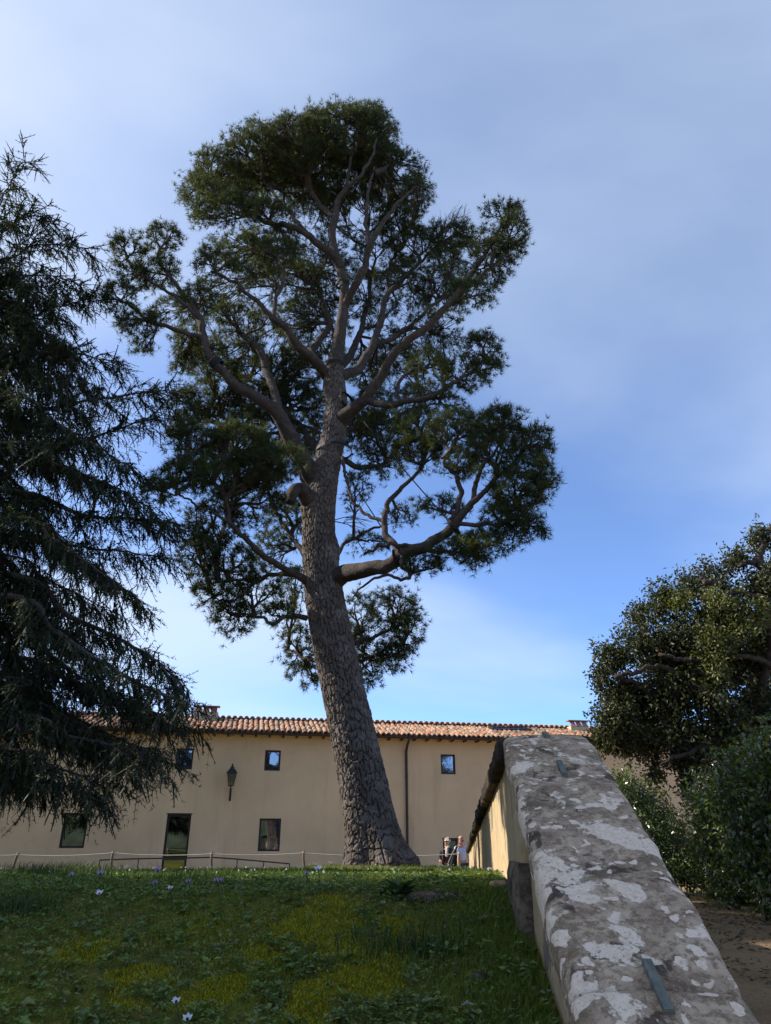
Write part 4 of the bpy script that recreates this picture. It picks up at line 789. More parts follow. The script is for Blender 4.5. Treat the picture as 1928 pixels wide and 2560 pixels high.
# ------------------------------------------------------------------ the cedar on the left
rng = np.random.default_rng(21)
CB = np.array((-9.9, 10.6, 0.)); CB[2] = float(lawn_z(CB[0], CB[1]))
def make_cedar(base, boughs, label, nfill, rng, height=15.5, dens=1.0):
    root = empty('cedar_tree', tuple(base)); tag(root, label, 'cedar tree'); O = base
    tz = np.linspace(-.3, height, 24); V, F = tube(np.stack([base[0] + .12 * np.sin(tz * .5), base[1] + 0 * tz, base[2] + tz], 1), np.interp(tz, [0, 1, height], [.52, .42, .04]), 20); mk('trunk', V - O, F, M['cedarbark'], root, True)
    TW_A, TW_B, SA, SB, SR = [], [], [], [], []
    def do_bough(pts, r0, dn):
        Q = catmull(np.array(pts), 12); n = len(Q); ln = np.concatenate([[0], np.cumsum(np.linalg.norm(np.diff(Q, axis=0), axis=1))]); L = ln[-1]
        Q = Q + np.cumsum(rng.normal(size=Q.shape) * .012, 0) * np.linspace(0, 1, n)[:, None]
        V, F = tube(Q, r0 * (1 - .88 * ln / L), 9); mk('limb', V - O, F, M['cedarbark'], root, True)
        m_ = int(L * 17 * dn)
        for q in range(m_):
            t_ = (.10 + .90 * (q + rng.random()) / m_); p = np.array([np.interp(t_ * L, ln, Q[:, a]) for a in range(3)]); d = unit(np.array([np.interp(min(t_ * L + .1, L), ln, Q[:, a]) for a in range(3)]) - p + 1e-6)
            side = unit(np.cross(d, (0, 0, 1))) * rng.choice((-1, 1)); l2 = rng.uniform(.45, 1.15) * (1.05 - .55 * t_) * min(1, L / 3.2 + .25)
            dirn = unit(d * .75 + side * rng.uniform(.3, 1.0) + np.array((0, 0, rng.uniform(-.55, .22))))
            m2 = max(4, int(l2 / .075)); pp = [p]
            for w in range(m2): dirn = unit(dirn + np.array((0, 0, -.055)) + rng.normal(size=3) * .07); pp.append(pp[-1] + dirn * l2 / m2)
            pp = np.array(pp); SA.append(pp[:-1]); SB.append(pp[1:]); SR.append(np.linspace(.011, .004, m2))
            for w in range(1, m2 + 1):
                for _ in range(2):
                    dd = unit(unit(pp[w] - pp[w - 1]) * .7 + rng.normal(size=3) * .5 + np.array((0, 0, -.80 + .30 * t_))); lt = rng.uniform(.12, .34); TW_A.append(pp[w]); TW_B.append(pp[w] + dd * lt)
            TW_A.append(pp[-2]); TW_B.append(pp[-1] + unit(pp[-1] - pp[-2]) * .1)
        for q in range(int(L * 9)):       # twigs straight off the bough end
            t_ = rng.uniform(.35, 1); p = np.array([np.interp(t_ * L, ln, Q[:, a]) for a in range(3)]); dd = unit(rng.normal(size=3) + (.3, 0, -.3)); TW_A.append(p); TW_B.append(p + dd * .2)
    for b in boughs: do_bough(*b)
    for k in range(nfill):
        z = height * (.16 + .8 * (k + .5) / nfill); az = rng.uniform(0, 2 * math.pi); 
        l = (1 - z / height) * 4.6 + .8; dv = np.array((math.cos(az), math.sin(az), 0)); p0 = base + np.array((0, 0, z))
        do_bough([p0, p0 + dv * l * .35 + (0, 0, .05 * l), p0 + dv * l * .7 - (0, 0, .08 * l), p0 + dv * l - (0, 0, .28 * l)], .07, .4)
    A, B = np.array(TW_A), np.array(TW_B); N = len(A); k = int(8 * dens)
    f_ = rng.random((N, k, 1)); P = A[:, None] + (B - A)[:, None] * f_; D = unit(unit(B - A)[:, None] * .55 + unit(rng.normal(size=(N, k, 3))))
    L = rng.uniform(.035, .064, (N, k, 1)); s = unit(np.cross(D, rng.normal(size=(N, k, 3)))) * .0062
    V = np.stack([P - s, P + s, P + D * L], 2).reshape(-1, 3); tc_ = shade_tints(N, k * 3, [(.028, .038, .024), (.036, .046, .025), (.022, .031, .020), (.048, .052, .026)], rng)
    Vr, Fr = segs(A, B, np.full(N, .0115), np.full(N, .005), 2); Fr = Fr[::2]
    mk('crown', np.vstack([V, Vr]) - O, [np.arange(len(V)).reshape(-1, 3), Fr + len(V)], M['cedar'], root, False, np.vstack([tc_, np.repeat(tc_[::k * 3], 4, 0)]))
    A2, B2, R2 = np.concatenate(SA), np.concatenate(SB), np.concatenate(SR); V2, F2 = segs(A2, B2, R2, R2 * .9, 2); F2 = F2[::2]
    mk('twigs', V2 - O, F2, M['cedarbark'], root); return N
def cb(pts, r, dn=1.0):
    Y0 = pts[0][2]; P0 = at(*pts[0]); z0 = P0[2] + .25; start = np.array((CB[0], CB[1], max(z0, 1.6)))
    return ([start] + [at(*q) for q in pts], r, dn)
BO = [cb([(0, 1240, 9.5), (150, 1330, 9.2), (300, 1400, 9.0), (395, 1462, 8.8)], .10, 1.2), cb([(0, 1290, 8.9), (110, 1370, 8.6), (250, 1470, 8.4), (390, 1555, 8.2)], .10, 1.2), cb([(0, 1060, 9.5), (180, 1110, 9.2), (300, 1120, 9.0), (410, 1140, 8.9)], .09, 1.1),
 cb([(0, 900, 9.8), (180, 860, 9.6), (290, 835, 9.5), (388, 815, 9.4)], .07, .9), cb([(0, 1000, 10.2), (150, 960, 10.4), (260, 925, 10.5), (345, 905, 10.6)], .07, 1.0), cb([(0, 1150, 10.2), (150, 1180, 10.2), (270, 1200, 10.2), (340, 1215, 10.2)], .07, 1.2), cb([(0, 1420, 9.3), (140, 1470, 9.1), (280, 1530, 9.0), (400, 1580, 8.9)], .08, 1.3), cb([(0, 1540, 8.6), (130, 1580, 8.4), (250, 1610, 8.3), (350, 1625, 8.2)], .07, 1.2),
 cb([(0, 1500, 10.0), (120, 1540, 10.0), (220, 1590, 10.0), (300, 1630, 10.0)], .07, 1.3), cb([(0, 1620, 8.4), (100, 1660, 8.3), (180, 1690, 8.2), (260, 1690, 8.1)], .06, 1.1), cb([(0, 1660, 9.3), (70, 1690, 9.3), (140, 1710, 9.3), (190, 1720, 9.3)], .05, 1.2),
 cb([(0, 780, 9.9), (90, 770, 9.7), (170, 775, 9.6), (260, 790, 9.5)], .06, 1.0), cb([(0, 700, 10.2), (90, 680, 10.1), (150, 665, 10.0), (208, 655, 10.0)], .05, 1.1), cb([(0, 620, 10.0), (60, 595, 9.9), (120, 600, 9.9), (180, 625, 9.9)], .05, 1.2), cb([(0, 560, 10.3), (70, 530, 10.3), (130, 530, 10.3), (188, 545, 10.3)], .045, 1.1), cb([(-10, 500, 10.0), (40, 470, 10.0), (80, 455, 10.0), (125, 465, 10.0)], .04, 1.1), cb([(-20, 450, 10.2), (10, 410, 10.2), (30, 380, 10.2), (52, 352, 10.2)], .035, .9),
 cb([(0, 860, 9.0), (100, 900, 8.9), (190, 950, 8.8), (280, 1010, 8.8)], .07, 1.2), cb([(0, 1120, 8.8), (110, 1160, 8.7), (210, 1240, 8.6), (270, 1290, 8.6)], .07, 1.2), cb([(0, 960, 8.9), (120, 1010, 8.8), (240, 1060, 8.8), (330, 1100, 8.8)], .07, 1.2), cb([(0, 1350, 9.8), (120, 1420, 9.8), (230, 1490, 9.8), (330, 1520, 9.8)], .07, 1.3), cb([(0, 740, 9.4), (80, 790, 9.3), (150, 850, 9.2), (200, 890, 9.2)], .05, 1.3), cb([(0, 1200, 9.9), (90, 1250, 9.9), (180, 1300, 9.9), (235, 1330, 9.9)], .05, 1.1), cb([(0, 650, 9.6), (60, 690, 9.5), (110, 730, 9.5), (150, 760, 9.5)], .05, 1.3), cb([(-10, 580, 9.7), (30, 600, 9.7), (70, 630, 9.6), (110, 660, 9.6)], .04, 1.3), cb([(0, 1460, 8.9), (80, 1520, 8.8), (160, 1570, 8.7), (210, 1620, 8.7)], .05, 1.3)]
for k in range(16):
    y0 = 640 + 62 * k; e_ = 60 + 150 * (k % 3) / 2; BO.append(cb([(-30, y0, 11.2), (e_ * .35, y0 + 25, 11.2), (e_ * .7, y0 + 50, 11.1), (e_, y0 + 85, 11.0)], .05, 1.25))
make_cedar(CB, BO, 'dark cedar with drooping needle boughs in front of the building', 9, rng, 14.0)
# ------------------------------------------------------------------ oak, hedges and the conifer behind
def leafy(root, clumps, nleaf, ln, wd, cols, mat, rng, name='crown', droop=-.25, shell=.55, rough=.14, facing=None):
    Ps, Ns = [], []
    for c, rad, w in clumps:
        n = int(nleaf * w); d = unit(rng.normal(size=(n, 3))); q = rng.uniform(shell, 1, (n, 1)) ** .6
        # sprays: leaves gather round twig tips
        ns = max(4, n // 9); tip = unit(rng.normal(size=(ns, 3))); tq = rng.uniform(shell, 1.06, (ns, 1)) ** .6; tipP = c + tip * tq * rad * (1 + rough * rng.normal(size=(ns, 1)))
        a = rng.integers(0, ns, n); Ps.append(tipP[a] + rng.normal(size=(n, 3)) * .07); Ns.append(unit(tip[a] + rng.normal(size=(n, 3)) * .55))
    P, Nn = np.concatenate(Ps), np.concatenate(Ns); D = unit(unit(rng.normal(size=P.shape)) + Nn * .5 + np.array((0, 0, droop))); up = unit(Nn * .6 + np.array((0, 0, .6)) + rng.normal(size=P.shape) * .45)
    V, F = leaves(P, D, up, rng.uniform(.65, 1.15, len(P)) * ln, rng.uniform(.8, 1.15, len(P)) * wd, rng); O = np.array(root.location)
    return mk(name, V - O, F, mat, root, False, shade_tints(len(P), 4, cols, rng))
rng = np.random.default_rng(33)
OK_ = np.array((7.3, 15.2, 0.)); OK_[2] = float(path_z(OK_[0], OK_[1])); oak = empty('holm_oak_tree', tuple(OK_)); tag(oak, 'dense dark holm oak with pruned twisted limbs beyond the hedge', 'oak tree')
OC = [(1470, 1440, 90, 90, .8), (1400, 1540, 80, 70, .9), (1560, 1430, 80, 80, .9), (1325, 1420, 42, 40, -.2), (1395, 1385, 70, 55, 0), (1440, 1300, 62, 55, 0), (1500, 1265, 55, 40, .2), (1545, 1240, 52, 40, -.2), (1560, 1320, 62, 62, -.4), (1500, 1390, 72, 70, -.3), (1430, 1420, 62, 55, .6), (1345, 1500, 52, 44, .4), (1325, 1550, 44, 44, -.2), (1430, 1500, 70, 60, -.2), (1520, 1490, 66, 55, -.6), (1375, 1600, 66, 40, .2), (1300, 1600, 30, 28, .2), (1465, 1590, 66, 50, -.2), (1560, 1570, 60, 55, -.3), (1500, 1640, 44, 36, -.2), (1420, 1668, 16, 34, .1), (1488, 1700, 20, 36, -.1), (1645, 1160, 34, 34, -.4), (1650, 1270, 52, 52, -.4), (1640, 1370, 56, 50, .2), (1610, 1440, 52, 40, .5), (1620, 1540, 60, 60, .3), (1720, 1250, 80, 90, 0), (1720, 1420, 80, 90, .5), (1700, 1560, 80, 80, .4), (1590, 1210, 30, 26, -.3), (1380, 1330, 26, 26, .2), (1300, 1470, 22, 26, 0)]
cl = []
for x, y, rx, ry, dy in OC:
    c = at(x, y, 15 + dy); a, b = pxm(rx, c), pxm(ry, c); w_ = rng.uniform(.45, 1.25); q_ = rng.uniform(.78, 1.0); cl.append((c, np.array((a, (a + b) * .6, b)) * q_, rx * ry / 3600. * w_))
leafy(oak, cl, 3300, 0.10, .048, [(.024, .030, .014), (.034, .042, .016), (.048, .056, .020), (.085, .080, .032), (.032, .030, .018)], M['oak'], rng, shell=.2, rough=.30)
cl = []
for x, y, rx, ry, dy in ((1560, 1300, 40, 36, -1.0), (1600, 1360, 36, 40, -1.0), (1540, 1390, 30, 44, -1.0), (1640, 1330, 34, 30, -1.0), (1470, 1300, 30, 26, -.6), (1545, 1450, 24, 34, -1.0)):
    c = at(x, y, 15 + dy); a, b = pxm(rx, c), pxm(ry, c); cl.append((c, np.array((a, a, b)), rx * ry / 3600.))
leafy(oak, cl, 1900, .10, .048, [(.10, .105, .034), (.13, .125, .045), (.085, .10, .028)], M['oak'], rng, 'sunlit_leaves', shell=.3, rough=.3)  # lighter olive leaf colour paints sunlight onto these oak clumps
OL = [[(1600, 1860, 30, .2), (1590, 1760, 27, .2), (1572, 1660, 24, .1), (1556, 1580, 20, 0), (1540, 1500, 15, -.1), (1530, 1420, 10, -.2), (1520, 1350, 5, -.2)], [(1565, 1620, 16, 0), (1500, 1580, 11, -.2), (1440, 1540, 8, -.3), (1380, 1480, 6, -.4), (1330, 1465, 5, -.5)], [(1550, 1540, 14, 0), (1480, 1470, 9, -.6), (1420, 1440, 7, -.8), (1370, 1455, 6, -.8), (1330, 1460, 5.5, -.8)], [(1600, 1600, 14, .2), (1640, 1500, 12, 0), (1666, 1400, 11, -.4), (1650, 1340, 9, -.6), (1600, 1330, 7, -.8), (1545, 1310, 5, -.9), (1520, 1285, 4, -.9)], [(1690, 1420, 14, -.2), (1700, 1320, 14, -.5), (1665, 1250, 12, -.6), (1640, 1215, 11, -.6), (1650, 1175, 8, -.6), (1640, 1140, 4, -.6)], [(1640, 1215, 8, -.6), (1615, 1215, 6, -.7), (1595, 1225, 5, -.7)], [(1700, 1320, 10, -.6), (1640, 1290, 8, -.8), (1590, 1280, 6.5, -1.0), (1545, 1262, 6, -1.1), (1522, 1258, 6, -1.1)], [(1680, 1450, 9, -.6), (1630, 1420, 7, -.9), (1580, 1420, 6, -1.0), (1538, 1412, 6, -1.0)], [(1540, 1460, 8, -.6), (1500, 1430, 6, -.9), (1460, 1425, 5.5, -1.0), (1428, 1415, 5, -1.0)], [(1556, 1590, 8, -.4), (1500, 1620, 6, -.7), (1450, 1640, 5, -.8), (1430, 1650, 4, -.8)]]
def opart(name, V, F, mat): return mk(name, np.asarray(V) - OK_, F, mat, oak, True)
for L_ in OL:
    A = np.array([at(x, y, 15.1 + dy) for x, y, h, dy in L_]); rad = np.array([pxm(h, p) for (x, y, h, dy), p in zip(L_, A)]) * .8; Q = catmull(A, 7); q = np.interp(np.linspace(0, 1, len(Q)), np.linspace(0, 1, len(A)), rad)
    w = np.linspace(0, 1, len(Q)); Q = Q + (rng.normal(size=Q.shape) * .02) * np.minimum(1, w * 5)[:, None]; V, F = tube(Q, q, 12); opart('trunk' if L_ is OL[0] else 'limb', V, F, M['oakbark'])
for x, y, dy, h in ((1428, 1415, -1.05, 6), (1420, 1404, -.95, 5), (1538, 1412, -1.05, 6), (1522, 1258, -1.15, 7), (1515, 1292, -.95, 4), (1476, 1521, -1.0, 5), (1447, 1652, -.85, 5), (1600, 1213, -.75, 4)):
    c = at(x, y, 15.3 + dy); r_ = pxm(h * .7, c); d = unit((-.55, -.8, -.1 + .3 * rng.random())); V, F = tube([c - d * .35, c], r_ * .96, 10); opart('pruned_stub', V, F, M['oakbark']); V, F = tube([c + d * .001, c + d * .008], r_ * .9, 12); o = opart('sawn_end', V, F, M['cutwood']); o.data.polygons.foreach_set('use_smooth', np.zeros(len(o.data.polygons), dtype=bool))
HC = [(.056, .078, .018), (.080, .108, .022), (.044, .062, .018), (.115, .132, .028), (.070, .080, .030)]
def hedge(base, clumps, label, n, rng, ln=.085, wd=.042):
    h_ = empty('hedge', tuple(base)); tag(h_, label, 'hedge'); leafy(h_, clumps, n, ln, wd, HC, M['hedge'], rng, 'foliage', -.45, .45, .10)
    segs_ = []
    for c, rad, w in clumps:
        T_ = c + unit(rng.normal(size=(8, 3))) * rad * .85; ramify(np.array((c[0], c[1], base[2] - .05)), T_, .006, rng, segs_)
    V, F = segs([q[0] for q in segs_], [q[1] for q in segs_], [q[2] for q in segs_], [q[3] for q in segs_], 4); mk('stems', V - np.array(base), F, M['oakbark'], h_)
cl = []
for k in range(70):                    # near hedge: a clipped bank of foliage along the path
    t_ = rng.random(); p = np.array((3.72, 7.0)) * (1 - t_) + np.array((4.82, 12.2)) * t_; sd = rng.uniform(.35, 1.5); topz = .74 + .34 * (1 - t_) + .10 * math.sin(t_ * 9); z = rng.uniform(-.45, topz - .3); cl.append((np.array((p[0] + sd + .10 * (z + .5) * 0, p[1] - .2 * sd, z)), np.array((.42, .46, .42)) * rng.uniform(.85, 1.2), 1.0))
for k in range(46):                    # its face
    t_ = (k + .5) / 46; p = np.array((3.72, 7.0)) * (1 - t_) + np.array((4.82, 12.2)) * t_; 
    for z in np.linspace(-.55, .52 + .34 * (1 - t_), 5): cl.append((np.array((p[0] + .36 + .12 * rng.normal(), p[1], z + .1 * rng.normal())), np.array((.34, .36, .34)) * rng.uniform(.8, 1.25), .42))
hedge((4.6, 8.0, float(path_z(4.6, 8.0))), cl, 'tall glossy green laurel hedge lining the dirt path', 420, rng)
cl = []
for x, y, rx, ry, Y in ((1345, 1700, 26, 40, 13.4), (1370, 1720, 36, 40, 13.6), (1410, 1740, 36, 40, 13.8), (1450, 1785, 36, 30, 14.0), (1370, 1790, 40, 44, 13.2), (1420, 1820, 44, 50, 13.3), (1470, 1850, 44, 46, 13.2), (1400, 1870, 40, 44, 13.0), (1440, 1890, 40, 30, 12.8), (1490, 1880, 36, 34, 12.8), (1330, 1780, 30, 60, 13.5), (1510, 1850, 36, 40, 13.8)):
    c = at(x, y, Y); a, b = pxm(rx, c), pxm(ry, c); cl.append((c, np.array((a, a * 1.1, b)), rx * ry / 1600.))
hedge((4.9, 13.4, float(path_z(4.9, 13.4))), cl, 'darker bushy hedge closing the far end of the dirt path', 1100, rng, .075, .036)
# wild shoots over the hedge top
mbp = at(1700, 1500, 24.0); cyp = empty('cypress_tree', (float(mbp[0]), 24.0, -1.5)); tag(cyp, 'brownish green cypress far behind the holm oak', 'cypress tree')
V, F = tube([(0, 0, -.1), (0, 0, 3), (0, 0, 9)], [.22, .18, .03], 10); mk('trunk', V, F, M['oakbark'], cyp, True)
n = 9000; zc = rng.uniform(1.0, 9.5, n); rad = np.interp(zc, [1, 3, 6, 9.5], [.9, 1.5, 1.2, .1]) * rng.uniform(.6, 1.05, n); a = rng.uniform(0, 2 * math.pi, n); P = np.stack([rad * np.cos(a), rad * np.sin(a), zc], 1)
V, F = needles(P, unit(np.stack([np.cos(a) * .5, np.sin(a) * .5, 0 * a + 1], 1)), 4, .22, .04, .5, rng); mk('crown', V, F, M['cypress'], cyp, False, shade_tints(n, 12, [(.09, .075, .03), (.12, .095, .035), (.07, .065, .028)], rng))
# ------------------------------------------------------------------ lawn: grass, weeds, moss
rng = np.random.default_rng(77)
def scatter(n, y0, y1, pw=1.0, xl=None):
    y = y0 + (y1 - y0) * rng.random(n) ** pw; hw = .60 * y + .9; x = -hw + rng.random(n) * (wcx(y) - .215 + hw); return x, y
def mossf(x, y): return sstep(.48, .58, fbm(x * 1.5 + 3.3, y * 1.5 + 1.7, 101)) * sstep(5.6, 3.6, y)
MB_ = []
for mx_, my_, mr_ in ((700, 1975, .30), (770, 2075, .26), (735, 2140, .22), (800, 2160, .16), (560, 2060, .20), (300, 2120, .20), (640, 2020, .22), (860, 2010, .14), (480, 2150, .16), (180, 2060, .18), (690, 2190, .18), (430, 2010, .16)):
    d = ray(mx_, my_)
    for Y_ in np.linspace(1.7, 8, 1500):
        p = d * (Y_ / d[1])
        if p[2] < float(lawn_z(p[0], p[1])): break
    MB_.append((p[0], p[1], mr_))
_moss0 = mossf
def mossf(x, y):
    v = .22 * _moss0(x, y); nz2 = fbm(x * 7 + 2, y * 7 + 5, 131) - .47
    for a, b, r_ in MB_: v = np.maximum(v, sstep(1.0, .7, np.hypot((x - a) / (r_ * .6), (y - b) / (r_ * .95)) + nz2 * 3.2))
    return v
def weedf(x, y): return sstep(.40, .58, fbm(x * 1.6 + 9.3, y * 1.6 + 4.1, 111))
def blades(x, y, h, w, cols, var=.3):
    n = len(x); P = np.stack([x, y, lawn_z(x, y) - .004], 1); a = rng.uniform(0, 2 * math.pi, n); ln = rng.uniform(.1, .75, n)[:, None]
    lean = np.stack([np.cos(a), np.sin(a), 0 * a], 1) * ln; hh_ = (h * rng.uniform(.55, 1.25, n))[:, None]; sd = np.stack([-np.sin(a + rng.normal(size=n)), np.cos(a), 0 * a], 1) * (w * rng.uniform(.7, 1.2, n))[:, None] * .5
    up = np.array((0, 0, 1.)); m_ = P + (up + lean * .35) * hh_ * .55; t_ = P + (up * .85 + lean) * hh_
    V = np.stack([P - sd, P + sd, m_ + sd * .8, m_ - sd * .8, t_], 1).reshape(-1, 3); i = np.arange(n)[:, None] * 5
    F = [(i + np.array([[0, 1, 2, 3]])), (i + np.array([[3, 2, 4]]))]; return V, F, shade_tints(n, 5, cols, rng, var)
GC = [(.105, .155, .016), (.13, .19, .018), (.155, .20, .024), (.19, .18, .034), (.20, .155, .042)]
parts = []
x, y = scatter(52000, 1.75, 6.0, 1.25); k = (rng.random(len(x)) > .93 * mossf(x, y)); x, y = x[k], y[k]; parts.append(blades(x, y, np.full(len(x), .036) * (.5 + .9 * fbm(x * 2, y * 2, 7)), np.full(len(x), .0032), GC))
x, y = scatter(30000, 6.0, 22.0, 1.5); parts.append(blades(x, y, np.full(len(x), .055) * (.5 + 1.0 * fbm(x * 1.1, y * 1.1, 8)), .004 + .0006 * y, [(.050, .095, .014), (.068, .115, .018), (.080, .12, .020), (.095, .115, .032)]))
yq = rng.uniform(2.3, 4.4, 9000); xq = wcx(yq) - .21 - np.abs(rng.normal(size=9000)) * .22; parts.append(blades(xq, yq, np.full(9000, .055), np.full(9000, .0035), [(.095, .145, .018), (.12, .17, .022), (.145, .17, .034)]))   # longer tufts along the wall
for (cx, cy, n, sp, hgt) in [(-4.2, 5.6, 700, .3, .12), (-2.3, 5.9, 500, .22, .13), (-3.4, 8, 400, .3, .13), (-1.2, 5.4, 400, .2, .11), (-6, 9, 900, .7, .16), (-8, 11, 900, .9, .18), (-2.6, 4.3, 350, .12, .10), (.1, 3.4, 300, .14, .1), (-1.75, 3.9, 260, .10, .1)]:
    parts.append(blades(cx + rng.normal(size=n) * sp, cy + rng.normal(size=n) * sp * .7, np.full(n, hgt), np.full(n, .006), [(.030, .055, .016), (.045, .075, .02), (.06, .085, .025)]))
V, F4, F3, T_, nn = [], [], [], [], 0
for v, f, t in parts: V.append(v); F4.append(f[0] + nn); F3.append(f[1] + nn); T_.append(t); nn += len(v)
tag(mk('grass', np.concatenate(V), [np.concatenate(F4), np.concatenate(F3)], M['grass'], None, False, np.concatenate(T_)), 'short green grass covering the bank and lawn', 'grass', kind='stuff')
# broad-leaved ground cover in little rosettes
x, y = scatter(23000, 1.75, 6.0, 1.35); k = (rng.random(len(x)) < .45 + .55 * weedf(x, y)) & (rng.random(len(x)) > .90 * mossf(x, y)); x, y = x[k], y[k]; n = len(x); q = 6
P = np.repeat(np.stack([x, y, lawn_z(x, y) + rng.uniform(.004, .034, n)], 1), q, 0) + rng.normal(size=(n * q, 3)) * (.010, .010, .004); a = np.tile(np.arange(q) * 2 * math.pi / q, n) + np.repeat(rng.uniform(0, 6, n), q) + rng.normal(size=n * q) * .4
el = rng.uniform(-.1, .75, n * q); D = np.stack([np.cos(a) * np.cos(el), np.sin(a) * np.cos(el), np.sin(el)], 1); sz = np.repeat(rng.choice((.014, .018, .024, .036), n, p=(.4, .3, .2, .1)), q)
V, F = leaves(P, D, unit(np.array((0, 0, 1.)) + rng.normal(size=P.shape) * .3), sz, sz * .62, rng)
tag(mk('ground_cover', V, F, M['weed'], None, False, np.repeat(shade_tints(n, q, [(.092, .142, .034), (.115, .17, .036), (.135, .19, .038), (.11, .14, .056), (.155, .178, .048)], rng), 4, 0)), 'low broad-leaved weeds carpeting the near bank', 'weeds', kind='stuff')
# moss cushions
x, y = scatter(36000, 1.75, 5.4, 1.2); q_ = np.repeat(np.array(MB_), 4200, 0); x = np.concatenate([x, q_[:, 0] + rng.normal(size=len(q_)) * q_[:, 2] * .6]); y = np.concatenate([y, q_[:, 1] + rng.normal(size=len(q_)) * q_[:, 2] * .9]); k = (rng.random(len(x)) < mossf(x, y) * .95) & (x < wcx(y) - .21) & (y > 1.75); x, y = x[k], y[k]
v, f, t = blades(x, y, np.full(len(x), .020), np.full(len(x), .006), [(.29, .245, .010), (.34, .285, .012), (.22, .21, .012), (.15, .165, .014)]); tag(mk('moss', v, f, M['grass'], None, False, t), 'yellow-green moss patches on the shaded bank', 'moss', kind='stuff')
# daisies, far too many and small
x, y = scatter(170, 5.5, 13, 1.0); P = np.stack([x, y, lawn_z(x, y) + .055], 1); d = unit(rng.normal(size=P.shape) * .4 + (0, -.5, .8)); V, F = needles(np.repeat(P, 7, 0), np.repeat(d, 7, 0), 1, .014, .010, 1.6, rng)
tag(mk('daisies', V, F, M['petalw'], None, False, np.full((len(V), 3), .75)), 'tiny white daisies sprinkled through the grass', 'flowers', kind='stuff')
# anemones
def flower(px, py, size, white, label, stem=.10, tilt=(0, -.5, .8), Yh=None):
    d = ray(px, py); t_ = .5
    for Y_ in np.linspace(1.8, 20, 4000):                      # walk the ray to the height of a bloom above the lawn
        p = d * (Y_ / d[1])
        if p[2] < float(lawn_z(p[0], p[1])) + stem: break
    b = np.array((p[0] + .02, p[1] + .01, float(lawn_z(p[0], p[1])))); o_ = empty('anemone', tuple(b)); tag(o_, label, 'flower', 'wild anemones on the bank')
    V, F = tube(catmull([(0, 0, -.01), (-.006, 0, stem * .5), p - b], 5), .0022, 5); mk('stem', V, F, M['weed'], o_, True, np.full((len(V), 3), (.06, .09, .03)))
    ax = unit(tilt); s = unit(np.cross(ax, (1, .2, 0))); w = np.cross(ax, s); n = 7 if white else 9
    for k in range(n):
        a = k * 2 * math.pi / n + .2 * rng.normal(); D = unit(s * math.cos(a) + w * math.sin(a) + ax * (.55 if white else .35)); V, F = leaves(np.array([p - b]), np.array([D]), np.array([ax]), size * .55, size * (.42 if white else .2), rng, -.25)
        mk('petal', V, F, M['petalw' if white else 'petalp'], o_, False, np.full((len(V), 3), (.72, .72, .75) if white else (.42, .26, .58)))
    V, F = tube([p - b, p - b + ax * .008], size * .10, 8); mk('centre', V, F, M['black'], o_)
WF = [(215, 1933, .058, 'open white anemone standing tall on the bank below the left window'), (368, 1921, .045, 'white anemone with its dark centre showing, drooping above the bank'), (687, 1880, .07, 'white anemone nearest the pine roots'), (381, 2167, .045, 'closed white anemone bud in the moss of the bank'), (405, 2205, .05, 'white anemone opening beside the closed white bud')]
for x, y, s, lb in WF: flower(x, y, s * .8, True, lb)
PF = [(217, 1889, .07, 'large purple anemone at the lawn crest below the railing'), (341, 1881, .075, 'purple anemone in front of the tall glass door'), (475, 1904, .055, 'one of two purple anemones growing side by side under the railing'), (468, 1903, .05, 'one of two purple anemones growing side by side under the railing'), (407, 1906, .05, 'purple anemone alone between the door and the flower pair'), (335, 1908, .045, 'small purple anemone below the tall door'), (155, 1892, .05, 'small purple anemone in the longer grass under the left window'), (663, 1889, .055, 'purple anemone beside the white one near the pine roots')]
for x, y, s, lb in PF: flower(x, y, s * .72, False, lb, .09)
def on_lawn(px, py):
    d = ray(px, py)
    for Y_ in np.linspace(1.7, 24, 9000):
        p = d * (Y_ / d[1])
        if p[2] < float(lawn_z(p[0], p[1])): break
    return p
# clump of dock leaves, stones, fallen leaves
p = on_lawn(863, 1935); cl_ = empty('dock_plant', tuple(p)); tag(cl_, 'leafy dark green weed clump beside the flat stone', 'plant')
for k in range(34):
    a = rng.uniform(0, 6.3); e = rng.uniform(.15, 1.1); D = np.array((math.cos(a) * math.cos(e), math.sin(a) * math.cos(e), math.sin(e))); V, F = leaves(np.array([D * .02]), np.array([D]), np.array([(0, 0, 1.)]), rng.uniform(.07, .12), rng.uniform(.035, .05), rng, .3); mk('leaf', V, F, M['weed'], cl_, False, np.full((len(V), 3), (.034, .062, .022)) * rng.uniform(.7, 1.35))
def rock(px, py, sx, sy, sz, label, mat, seed, name='stone'):
    p = on_lawn(px, py); bm = bmesh.new(); bmesh.ops.create_icosphere(bm, subdivisions=4, radius=1); V = np.array([v.co for v in bm.verts]); F = np.array([[v.index for v in f.verts] for f in bm.faces]); bm.free()
    Q = np.sign(V) * np.abs(V) ** .6; Q *= (1 + .22 * (fbm(V[:, 0] * 2 + seed, V[:, 1] * 2 + V[:, 2] * 1.7, 5) - .47) + .10 * (fbm(V[:, 0] * 6 + seed, V[:, 1] * 6 + V[:, 2] * 5, 15) - .47))[:, None]
    tag(mk(name, Q * (sx, sy, sz) + (0, 0, sz * .3), F, mat, None, True, origin=None), label, 'stone').location = tuple(p)
rock(934, 1942, .13, .07, .028, 'flat brown stone half buried at the top of the bank', M['rock'], 3); rock(1078, 1925, .05, .05, .04, 'small tan stone against the wall pilaster', simple('tan_stone', (.30, .20, .12), .9, .3, 20), 7); rock(1036, 2122, .035, .03, .025, 'small grey stone in the grass near the wall', M['rock'], 13)
